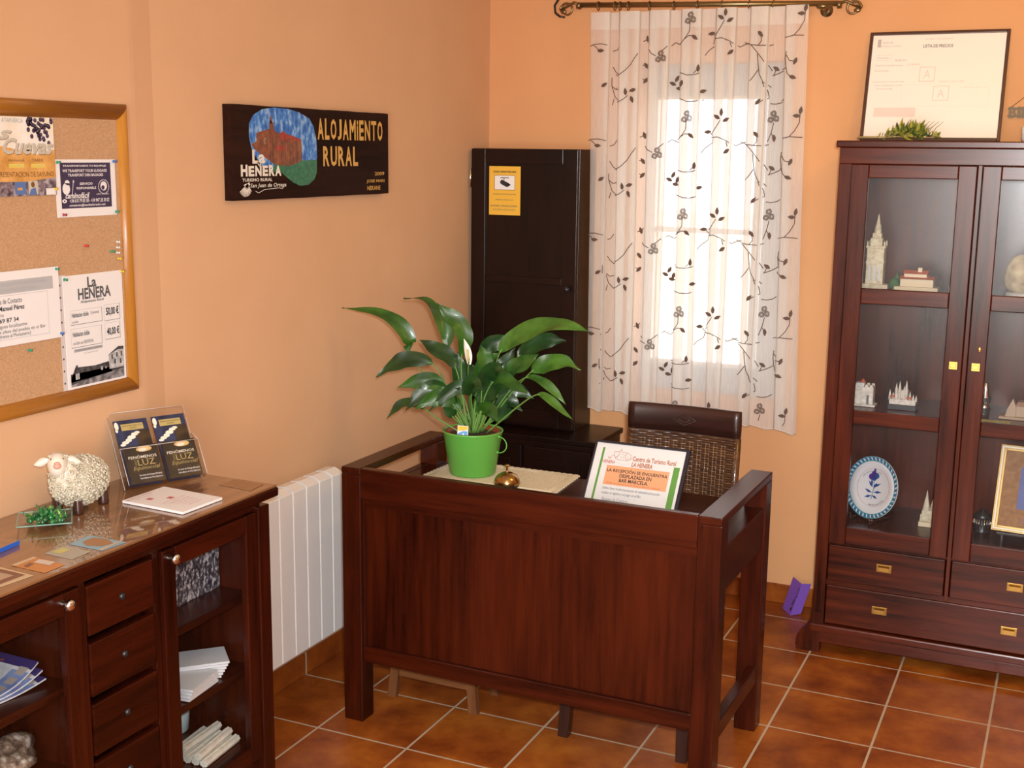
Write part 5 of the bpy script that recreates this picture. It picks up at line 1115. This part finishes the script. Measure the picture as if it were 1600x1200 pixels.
# magazines in the left door
M_mw = noisy('magazine_page', [(0.4, (0.55, 0.57, 0.62)), (0.6, (0.68, 0.69, 0.72))], 70, rough=0.35); M_mb = noisy('magazine_blue', [(0.35, (0.10, 0.16, 0.42)), (0.65, (0.25, 0.35, 0.62))], 18, rough=0.35); M_mp = mat('magazine_violet', (0.04, 0.03, 0.14), 0.35)
for k, (lab, ax, ay) in enumerate((('lowest blue and white magazine curling on the sideboard shelf', .215, -3.085), ('middle blue and white magazine curling on the sideboard shelf', .208, -3.088), ('topmost blue and white magazine with dark violet border, curling', .200, -3.092))):
    t = thing('magazine', lab, 'magazine', (ax, ay, .6350+.0045*k), 1.45+.05*k)
    def mf(u, v, up=0.0): # local x width .2, y depth .2 ; edge curls up
        x = -.10+.21*u; return (x, -.10+.20*v, 0.0003 + 0.030*(k*.4+.4)*max(0, u-.45)**2/.3 + up)
    b = MB(); b.grid(lambda u, v: mf(u, v), 10, 4, M_mb); b.grid(lambda u, v: mf(u, v, .0035), 10, 4, M_mw)
    b.grid(lambda u, v: mf(1, v, .0035*u), 1, 4, M_mw); b.grid(lambda u, v: mf(u, 0, .0035*v), 10, 1, M_mw); b.grid(lambda u, v: mf(0, v, .0035*u), 1, 4, M_mw); b.grid(lambda u, v: mf(u, 1, .0035*v), 10, 1, M_mw)
    b.build('pages', t, merge=False)
    b = MB()
    b.grid(lambda u, v: mf(.90+.10*u, v, .0039), 3, 4, M_mp); b.grid(lambda u, v: mf(u*.86, .0+.26*v, .0039), 8, 2, M_mb)
    for q in range(4): b.grid(lambda u, v: mf(.36+.15*q+.10*u, .05+.13*v, .0043), 2, 2, mat('mag_picture', (0.42, 0.36, 0.33), 0.4) if 'mag_picture' not in bpy.data.materials else bpy.data.materials['mag_picture'])
    b.ball(mf(.93, .5, .0045), (.006, .006, .0006), M_red, 8, 4); b.build('cover_print', t, merge=False)
M_rock = noisy('mottled_stone', [(0.38, (0.06, 0.035, 0.025)), (0.52, (0.24, 0.17, 0.12)), (0.66, (0.55, 0.52, 0.48))], 45, rough=0.8, bs=0.6)
t = thing('stone', 'mottled brown and white rough stone on lower left sideboard shelf', 'stone', (.24, -3.055, .4180)); b = MB()
rn = random.Random(5)
def rockf(u, v):
    th = PI*v; a = 2*PI*u; d = Vector((math.sin(th)*math.cos(a), math.sin(th)*math.sin(a), -math.cos(th)))
    r = 1+.14*math.sin(3*d.x*2+1)+.10*math.sin(5*d.y+2*d.z*3); return (d.x*.075*r, d.y*.085*r, max(0, .042+d.z*.044*r))
b.grid(rockf, 24, 14, M_rock); b.build('rock', t)

# ------------------------------------------------------------------ things inside the display cabinet
S1, S2, S3 = 1.3675, 0.9275, 0.4875
stn = M_stone
# tall tower
t = thing('tower_model', 'tall pale bell tower model on top left shelf of display cabinet', 'figurine', (1.712, -.25, S1))
b = MB(); b.box(-.045, .050, -.03, .03, 0, .018, stn, .003); b.build('plinth', t)
b = MB(); b.box(-.031, .031, -.027, .027, .018, .150, stn, .002); b.box(-.033, .033, -.029, .029, .095, .100, stn); b.box(-.034, .034, -.030, .030, .150, .158, stn)
for x in (-.018, 0, .018): b.box(x-.004, x+.004, -.0285, -.027, .03, .085, M_pap2)
b.build('shaft', t)
b = MB(); b.box(-.021, .021, -.02, .02, .158, .186, stn, .001); b.box(-.016, .016, -.016, .016, .186, .204, stn, .001); b.lathe([(.013, .204), (.012, .225), (.006, .245), (.0035, .262), (0, .276)], (0, 0, 0), stn, 10, smooth=False)
for x in (-.030, .030):
    for y in (-.026, .026): b.lathe([(.0035, .158), (.003, .170), (0, .178)], (x, y, 0), stn, 6, smooth=False)
b.build('belfry', t)
# church with red roofs
t = thing('church_model', 'cream model church with red roofs beside a green tree', 'figurine', (1.862, -.26, S1)); M_cr = mat('cream_resin', (0.60, 0.50, 0.34), 0.6)
b = MB(); b.box(-.075, .078, -.035, .035, 0, .016, M_cr, .002); b.build('terrace', t)
b = MB(); b.box(-.055, .060, -.025, .03, .016, .044, M_cr, .001); b.box(-.045, .035, -.010, .03, .044, .062, M_cr, .001); b.box(.002, .016, 0, .014, .062, .084, M_cr); b.build('walls', t)
b = MB(); b.prism([(-.030, .044), (.035, .044), (.002, .054)], -.058, .063, 'x', M_red); b.prism([(-.014, .062), (.034, .062), (.01, .074)], -.048, .038, 'x', M_red); recalc(b.build('roof', t))
b = MB(); b.ball((-.078, -.012, .022), (.020, .018, .022), mat('model_tree', (0.03, 0.10, 0.03), 0.8), 10, 8); b.lathe([(.014, .02), (.010, .045), (0, .072)], (-.072, .008, 0), bpy.data.materials['model_tree'], 9); b.build('tree', t)
t = thing('small_cup', 'tiny pale blue and white cup right of the red-roofed church', 'cup', (1.993, -.30, S1)); b = MB(); b.lathe([(0, 0), (.013, 0), (.016, .004), (.016, .026), (.014, .026), (.013, .006), (0, .004)], (0, 0, 0), mat('pale_porcelain', (0.55, 0.66, 0.70), 0.3), 16, caps=False); b.build('cup', t)
b = MB(); b.tube([(.016+.007*math.sin(a), 0, .013+.008*math.cos(a)) for a in [PI*k/8 for k in range(9)]], .0016, bpy.data.materials['pale_porcelain'], 5); b.build('handle', t)
# beige rock figure in the right door
t = thing('rock_figurine', 'beige rounded rock figurine on top shelf behind right glass door', 'figurine', (2.235, -.25, S1)); b = MB()
M_bg = noisy('beige_rock', [(0.35, (0.20, 0.14, 0.07)), (0.65, (0.50, 0.40, 0.24))], 22, rough=0.7, bs=0.5)
b.grid(lambda u, v: (lambda d, r: (d[0]*.075*r, d[1]*.05*r, .012+max(0, .062+d[2]*.068*r)))((math.sin(PI*v)*math.cos(2*PI*u), math.sin(PI*v)*math.sin(2*PI*u), -math.cos(PI*v)), 1+.16*math.sin(6.28*u*2+1)*math.sin(PI*v)+.1*math.sin(9*v)), 24, 14, M_bg); b.build('body', t)
b = MB(); b.lathe([(0, 0), (.070, 0), (.072, .006), (.066, .013), (0, .013)], (0, 0, 0), M_pap2, 26, caps=False); b.build('base', t)
# second shelf, left door
t = thing('castle_model', 'small white castle block with red-topped turret on middle shelf', 'figurine', (1.705, -.27, S2)); b = MB(); M_wc = noisy('white_resin', [(0.3, (0.40, 0.36, 0.32)), (0.7, (0.66, 0.62, 0.58))], 70, rough=0.6, bs=0.3)
b.box(-.035, .035, -.025, .025, .008, .075, M_wc, .003); 
for x in (-.028, -.010, .010, .027): b.box(x-.005, x+.005, -.026, -.016, .075, .083, M_wc); b.box(x-.005, x+.005, .016, .026, .075, .083, M_wc)
b.box(-.030, .000, -.02, .02, .075, .088, M_pap2, .002); b.build('keep', t)
b = MB(); b.box(-.040, .045, -.032, .030, 0, .009, M_wc, .003); b.box(.012, .020, -.028, -.0245, .009, .045, M_ink); b.build('base', t)
b = MB(); b.lathe([(.008, .083), (.009, .092), (0, .103)], (-.008, .0, 0), M_red, 8, smooth=False); b.build('turret', t)
t = thing('cathedral_model', 'white many-spired cathedral model with red roofs on black base', 'figurine', (1.845, -.27, S2))
b = MB(); b.box(-.050, .052, -.035, .035, 0, .020, M_darkm, .002); b.build('base', t)
b = MB(); b.box(-.046, .048, -.030, .030, .020, .040, M_wc, .002); b.box(-.030, .018, -.015, .015, .040, .072, M_wc, .002)
for x, h, r in ((-.046, .075, .004), (-.024, .100, .005), (-.012, .108, .005), (.004, .092, .004), (.012, .112, .005), (.026, .074, .004), (.038, .062, .004), (.048, .060, .0035), (-.034, .066, .004)):
    b.lathe([(r*1.2, .035), (r, h*.75), (0, h)], (x, -.022 if x > 0 else -.018, 0), M_wc, 7, smooth=False)
b.build('walls', t)
b = MB(); b.box(-.044, -.026, -.032, -.010, .046, .052, M_red, .001); b.box(.014, .034, -.032, -.010, .044, .050, M_red, .001); b.build('roof', t)
# second shelf, right door
t = thing('silver_bottle', 'slim dark and silver banded bottle behind right glass door', 'bottle', (2.128, -.27, S2)); b = MB()
b.lathe([(0, 0), (.018, 0), (.020, .01), (.019, .035), (.015, .045), (.020, .055), (.019, .075), (.012, .085), (.014, .100), (.008, .112), (.010, .122), (0, .124)], (0, 0, 0), M_steel, 18, caps=False); b.build('body', t)
b = MB(); b.lathe([(.0205, .012), (.0205, .034)], (0, 0, 0), M_darkm, 18, caps=False); b.lathe([(.0206, .057), (.0205, .072)], (0, 0, 0), M_darkm, 18, caps=False); b.build('band', t)
t = thing('house_model', 'brown and beige peaked house model on middle shelf, right side', 'figurine', (2.235, -.26, S2)); b = MB(); M_tan = mat('tan_resin', (0.36, 0.26, 0.18), 0.6)
b.box(-.055, .065, -.03, .03, 0, .010, M_tan, .002); b.build('base', t)
b = MB(); b.prism([(-.035, .010), (.0, .010), (.0, .045), (-.012, .075), (-.028, .040)], -.02, .02, 'y', M_tan); b.box(.0, .045, -.02, .02, .010, .050, M_tan, .002); recalc(b.build('house', t))
b = MB(); b.prism([(-.004, .050), (.050, .050), (.044, .066), (.004, .066)], -.024, .024, 'y', M_pbr); recalc(b.build('roof', t))
flat('yellow_card', 'yellow and green card lying flat in front of the brown house model', 'card', (2.172, -.355, S2), .10, .045, .002, 0.05, mat('yellow_green_card', (0.50, 0.45, 0.10), 0.5))
# bottom: plate on stand
PLC = (1.762, -.262, S3)
t = thing('display_plate', 'round white ceramic plate with blue leaf rim and flower', 'plate'); pm = Matrix.Translation((1.762, -.275, S3+.128)) @ Matrix.Rotation(-0.52, 4, 'Z') @ Matrix.Rotation(PI/2-0.20, 4, 'X'); t.matrix_world = pm
M_cer = mat('ceramic_white', (0.66, 0.64, 0.66), 0.15, coat=0.6); M_cb = mat('ceramic_blue', (0.02, 0.07, 0.26), 0.2, coat=0.5); M_cp = mat('ceramic_violet', (0.07, 0.03, 0.25), 0.2); M_ct = mat('ceramic_teal', (0.03, 0.20, 0.28), 0.2)
R_ = .118
b = MB(); b.lathe([(0, 0), (.070, 0), (.080, .004), (R_, .012), (R_, .015), (.080, .007), (.072, .003), (0, .003)], (0, 0, 0), M_cer, 48, caps=False); b.build('dish', t)
b = MB()
def ringf(r0, r1): return lambda u, v: ((r0+(r1-r0)*v)*math.cos(2*PI*u), (r0+(r1-r0)*v)*math.sin(2*PI*u), (.0075+(.0082)*((r0+(r1-r0)*v)-.080)/(R_-.080)))
b.grid(ringf(.100, .1175), 64, 1, M_ct)
for k in range(40):
    a = 2*PI*k/40; vs = []
    for rr, da in ((.1005, 0), (.107, .055), (.1165, .085), (.112, .015)): vs.append((rr*math.cos(a+da), rr*math.sin(a+da), .0082+.0082*(rr-.08)/(R_-.08)))
    b.faces(vs, [(0, 1, 2, 3)], M_cer)
    vs = []
    for rr, da in ((.1175, .09), (.110, .075), (.103, .10), (.110, .12)): vs.append((rr*math.cos(a+da), rr*math.sin(a+da), .0083+.0082*(rr-.08)/(R_-.08)))
    b.faces(vs, [(0, 1, 2, 3)], M_cb)
b.build('painted_rim', t, merge=False)
p = Print((0, 0, .0034), (1, 0, 0), (0, 1, 0))
for x, y, rx, ry, m in ((-.006, .046, .008, .008, M_cp), (.004, .040, .010, .009, M_cb), (-.012, .034, .010, .009, M_cp), (-.002, .030, .008, .007, M_cb), (-.004, .056, .004, .006, M_cp)): p.ell(x*1.25, y*1.15, rx*1.35, ry*1.35, m, 1, 12)
for x, y, a, L_ in ((.0, .0, .6, .030), (.0, .0, 2.4, .026), (.004, -.018, .2, .030), (.0, -.020, 2.9, .028), (.002, -.008, 1.2, .026), (.0, -.03, -.3, .022), (.0, -.03, 3.5, .026), (-.004, .006, 1.9, .022)):
    L_ *= 1.3; c, s = math.cos(a), math.sin(a); p.poly([(x, y), (x+L_*.5*c-.006*s, y+L_*.5*s+.006*c), (x+L_*c, y+L_*s), (x+L_*.5*c+.004*s, y+L_*.5*s-.004*c)], M_cb, 1)
p.line([(-.002, .03), (.004, .0), (.0, -.045)], .003, M_ct, 2)
def arc(R0, mid): return lambda x, y: ((R0+y)*math.sin(x/R0+mid), (R0+y)*math.cos(x/R0+mid))
p.text('CERAMICA DEL CONVENTO DE AGUSTINAS', -.100, .062, -.003, .003, M_ink, bold=.01, fn=arc(.078, -.10)); p.text('RECUERDO  AÑO 2010', -.055, .035, -.003, .003, M_ink, bold=.01, fn=arc(.063, -.15)); p.text('MADRES AGUSTINAS', -.035, .035, -.003, .003, M_ink, bold=.01, fn=lambda x, y: ((.066-y)*math.sin(x/.066+.45), -(.066-y)*math.cos(x/.066+.45)))
p.build('painting', t)
b = MB(); b.tube([(.072*math.cos(2*PI*k/48), .072*math.sin(2*PI*k/48), .0040) for k in range(48)], .0006, M_pnk, 4, closed=True); b.build('inner_ring', t)
ps_ = thing('plate_stand', 'dark wooden easel stand holding the painted plate', 'plate stand', (1.762, -.26, S3), -0.52)
b = MB()
for s in (-1, 1):
    b.tube([(s*.045, -.075, .004), (s*.045, -.05, .010), (s*.040, -.018, .012), (s*.022, .050, .150)], .0045, cw, 6); b.tube([(s*.045, -.072, .006), (s*.045, -.074, .026)], .004, cw, 6)
    b.tube([(s*.040, -.018, .012), (s*.035, .06, .004)], .004, cw, 6)
b.tube([(-.043, -.04, .010), (.043, -.04, .010)], .004, cw, 6); b.build('easel', ps_)
t = thing('spire_model', 'pale twin-spired cathedral model right of the painted plate', 'figurine', (1.962, -.25, S3))
b = MB(); b.box(-.030, .030, -.025, .025, 0, .018, M_cr, .001); b.build('base', t)
b = MB(); b.box(-.022, .024, -.015, .015, .018, .060, stn, .002); b.lathe([(.015, .05), (.010, .085), (.004, .115), (0, .138)], (-.008, 0, 0), stn, 8, smooth=False); b.lathe([(.011, .05), (.008, .080), (.003, .098), (0, .108)], (.015, 0, 0), stn, 8, smooth=False)
b.box(-.026, -.018, -.018, -.010, .018, .045, stn); b.box(.010, .016, -.018, -.012, .018, .065, stn); b.build('spires', t)
t = thing('ribbed_jar', 'dark ribbed metal jar with lid left of the gold picture frame', 'jar', (2.153, -.24, S3)); b = MB(); n = 40
prof = [(.030, 0), (.032, .008), (.030, .012), (.030, .055), (.032, .060), (.026, .070), (.010, .080), (.006, .090), (0, .092)]
b.lathe(prof, (0, 0, 0), M_darkm, 28, caps=False)
for k in range(20): a = 2*PI*k/20; b.tube([(.0305*math.cos(a), .0305*math.sin(a), .013), (.0305*math.cos(a), .0305*math.sin(a), .054)], .0018, M_steel, 4)
b.build('jar', t)
# picture frame in the right door
t = thing('gold_picture_frame', 'gold and cream framed blue picture leaning in right door bottom', 'picture frame'); fm = Matrix.Translation((2.190, -.375, S3+.052)) @ Matrix.Rotation(-0.10, 4, 'Z') @ Matrix.Rotation(-0.30, 4, 'X'); t.matrix_world = fm
PW, PH = .25, .31; M_gf = mat('gold_leaf', (0.50, 0.33, 0.12), 0.3, 0.6); M_cf = mat('cream_lacquer', (0.78, 0.72, 0.55), 0.35); M_mt = noisy('brown_mat', [(0.3, (0.20, 0.10, 0.04)), (0.7, (0.30, 0.16, 0.07))], 60, rough=0.7)
def fr(w0, w1, y0, m, nm):
    b = MB()
    for x0, x1, z0, z1 in ((w0, w1, w0, PH-w0), (PW-w1, PW-w0, w0, PH-w0), (w1, PW-w1, w0, w1), (w1, PW-w1, PH-w1, PH-w0)): b.box(x0, x1, y0, .018, z0, z1, m, .001)
    b.build(nm, t)
fr(0, .005, -.002, M_gf, 'outer_frame'); fr(.005, .012, -.006, M_cf, 'cream_moulding'); fr(.012, .020, -.003, M_gf, 'inner_frame')
b = MB(); b.box(.018, PW-.018, .004, .016, .018, PH-.018, M_mt); b.build('mat_board', t)
b = MB(); b.box(.075, PW-.075, .002, .004, .085, PH-.075, mat('picture_blue', (0.03, 0.05, 0.24), 0.4)); b.build('picture', t)
p = Print((0, .0025, 0), (1, 0, 0), (0, 0, 1)); p.rect(.090, .160, .035, .055, M_pbr, 2); p.build('name_plate', t)
t = thing('frame_easel', 'dark metal easel under the gold picture frame', 'stand', (2.30, -.33, S3)); b = MB()
b.box(-.09, .09, -.060, -.030, .040, .050, M_darkm, .002); b.box(-.075, -.067, -.060, .09, 0, .040, M_darkm, .001); b.box(.067, .075, -.060, .09, 0, .040, M_darkm, .001); b.box(-.075, .075, .085, .095, 0, .02, M_darkm, .001); b.box(-.006, .006, .085, .095, 0, .18, M_darkm, .001); b.build('easel', t)

# ------------------------------------------------------------------ on top of the display cabinet and on the wall
lic = thing('framed_licence', 'large framed licence document leaning on the wall above display cabinet', 'framed document'); lm = Matrix.Translation((1.605, -.128, 1.9065)) @ Matrix.Rotation(-0.0, 4, 'Z') @ Matrix.Rotation(-0.25, 4, 'X'); lic.matrix_world = lm
LW, LH = .492, .412; M_lf = mat('dark_brown_frame', (0.065, 0.022, 0.012), 0.35, coat=0.2); b = MB()
for x0, x1, z0, z1 in ((0, .012, 0, LH), (LW-.012, LW, 0, LH), (.012, LW-.012, 0, .012), (.012, LW-.012, LH-.012, LH)): b.box(x0, x1, -.004, .012, z0, z1, M_lf, .002)
b.build('frame', lic)
b = MB(); b.box(.010, LW-.010, .002, .010, .010, LH-.010, mat('licence_paper', (0.86, 0.80, 0.72), 0.35)); b.build('document', lic)
p = Print((0, .0015, 0), (1, 0, 0), (0, 0, 1)); M_fr = mat('faded_red', (0.78, 0.50, 0.42), 0.5); M_fg = mat('faded_grey', (0.50, 0.44, 0.40), 0.5); M_fp = mat('faded_pink', (0.84, 0.62, 0.55), 0.5)
p.rect(.030, .042, .355, .385, M_fg, 1); p.text('Junta de', .048, .085, .366, .377, M_fg); p.text('Castilla y León', .030, .115, .354, .362, M_fg)
p.text('LISTA DE PRECIOS', .195, .300, .350, .362, M_ink, bold=.01); p.text('HOTELES Y ALOJAMIENTOS', .200, .300, .378, .385, M_fg)
p.frame(.030, .085, .305, .325, .0006, M_fg); p.text('Provincia', .036, .075, .311, .318, M_fg); p.text('BURGOS', .100, .140, .300, .308, M_fg); p.text('Nombre del establecimiento', .030, .130, .282, .288, M_fg); p.text('La Henera', .145, .190, .284, .293, M_fr)
p.text('Domicilio', .030, .080, .262, .268, M_fg); p.rect(.025, .140, .222, .2235, M_fg); p.text('Precios de habitaciones con baño', .035, .135, .206, .213, M_fg); p.text('Temporada', .040, .100, .192, .199, M_fg)
for x, z in ((.190, .222), (.245, .150)): p.frame(x, x+.056, z, z+.056, .003, M_fp, 2); p.text('A', x+.016, x+.040, z+.012, z+.044, M_fp)
p.text('Valladolid, Marzo 2009', .260, .350, .218, .225, M_fr); p.text('EL JEFE DEL SERVICIO', .340, .430, .195, .202, M_fp); p.rect(.040, .190, .090, .125, M_fp, 1)
p.frame(.135, .440, .130, .212, .0006, M_fp, 1); p.build('print', lic)
br = thing('dried_branch', 'yellow-green leafy dried branch lying on top of display cabinet', 'branch', (1.79, -.30, 1.903))
b = MB(); b.tube([(-.165, .01, .012), (-.08, .0, .013), (0, 0, .018), (.07, .0, .022), (.12, -.01, .018)], [.0045, .004, .0035, .0025, .0015], mat('straw_stem', (0.46, 0.34, 0.15), 0.6), 6); b.build('stem', br)
Mv = [mat('branch_green', (0.20, 0.23, 0.03), 0.6), mat('branch_yellow', (0.40, 0.36, 0.05), 0.6), mat('branch_dark', (0.07, 0.10, 0.02), 0.6)]
rn = random.Random(9); b = MB()
for k in range(230):
    s = min(1, max(0, rn.gauss(.55, .26))); x = -.09+.20*s; base = Vector((x, rn.uniform(-.015, .015), .014+.022*math.sin(PI*s)*rn.random()))
    d = Vector((rn.uniform(-.2, .9), rn.uniform(-1, .6), rn.uniform(-.3, 1.3))).normalized(); L_ = rn.uniform(.018, .042)*(.6+.8*math.sin(PI*s)); sd = d.cross(Vector((rn.uniform(-1, 1), rn.uniform(-1, 1), rn.uniform(-1, 1)))).normalized()*L_*.13
    q = [base, base+d*L_*.5+sd, base+d*L_, base+d*L_*.5-sd]
    for v in q: v.z = max(v.z, .003)
    b.faces(q, [(0, 1, 2, 3)], rn.choice(Mv))
for k in range(6):
    a = Vector((.02+.015*k, 0, .03)); d = Vector((.5, -.2+.1*k, 1)).normalized(); b.tube([a, a+d*.02, a+d*.045+Vector((.012, 0, 0))], [.0012, .001, .0005], Mv[2], 4)
b.build('leaves', br, merge=False)
t = thing('white_jar', 'white jar at far right on top of display cabinet', 'jar', (2.205, -.16, 1.903)); b = MB(); b.lathe([(0, 0), (.030, 0), (.036, .01), (.038, .05), (.024, .072), (.022, .085), (.018, .085), (.018, .07), (0, .07)], (0, 0, 0), M_white, 22, caps=False); b.build('jar', t)
bi = thing('welcome_sign', 'small wooden cut-letter welcome sign hanging from a cord', 'sign', (2.27, -.008, 2.01)); WO = (2.27, -.008, 2.01); M_let = mat('grey_brown_wood', (0.17, 0.12, 0.07), 0.6)
b = MB(WO); x = 2.112
for chh in 'BIENVENIDOS':
    w_ = .012 if chh == 'I' else .026; vs, fs = text_geo(chh, .02); ax = min(v[0] for v in vs); bx = max(v[0] for v in vs); ay = min(v[1] for v in vs); by = max(v[1] for v in vs)
    P2 = [(x+(v[0]-ax)/(bx-ax)*w_, 1.992+(v[1]-ay)/(by-ay)*.040) for v in vs]
    b.faces([(a, -.014, c) for a, c in P2] + [(a, -.004, c) for a, c in P2], [f for f in fs]+[tuple(i+len(vs) for i in f)[::-1] for f in fs], M_let); x += w_+.003
b.box(2.108, x, -.008, -.003, 1.996, 2.003, M_let); b.box(2.108, x, -.008, -.003, 2.022, 2.029, M_let); xe = x
b.build('letters', bi, merge=False)
b = MB(WO); b.tube([(2.118, -.006, 2.030), ((2.118+xe)/2, -.004, 2.150), (xe-.01, -.006, 2.030)], .0012, M_pbr, 5); b.tube([((2.118+xe)/2, -.0005, 2.150), ((2.118+xe)/2, -.012, 2.150)], .0025, M_steel, 6); b.build('cord', bi)
# purple folded card by the cabinet foot
pc = thing('purple_card', 'purple folded card with black marks leaning by the cabinet foot', 'card', (1.449, -.10, .0005)); M_pur = mat('purple_card', (0.20, 0.08, 0.44), 0.5)
b = MB(); A, Bm, C_ = (-.047, .023), (.0, -.034), (.036, -.007); hh = .132; tl = (.030, .040)
def V3(q, z): f = z/.128; return (q[0]+tl[0]*f, q[1]+tl[1]*f, z)
vs = [V3(A, .004), V3(Bm, 0), V3(C_, .004), V3(A, hh), V3(Bm, hh-.004), V3(C_, hh-.008)]; vs2 = [(x, y+.0015, z) for x, y, z in vs]
b.faces(vs+vs2, [(0, 1, 4, 3), (1, 2, 5, 4), (7, 6, 9, 10), (8, 7, 10, 11), (0, 3, 9, 6), (2, 8, 11, 5), (3, 4, 10, 9), (4, 5, 11, 10), (0, 6, 7, 1), (1, 7, 8, 2)], M_pur); recalc(b.build('card', pc))
P0 = Vector(V3(A, .004)); P1 = Vector(V3(Bm, 0)); P3 = Vector(V3(A, hh)); uu = (P1-P0).normalized(); vv = (P3-P0); vv = (vv-uu*vv.dot(uu)).normalized()
p = Print(P0, uu, vv); wl = (P1-P0).length
p.ell(wl*.80, .024, .006, .008, M_black, 2)
for k in range(8): p.text('REBAJAS'[k % 7], wl*.66, wl*.90, .038+.010*k, .044+.010*k, M_black, l=2, bold=.03)
p.build('print', pc)
bpy.context.view_layer.update()
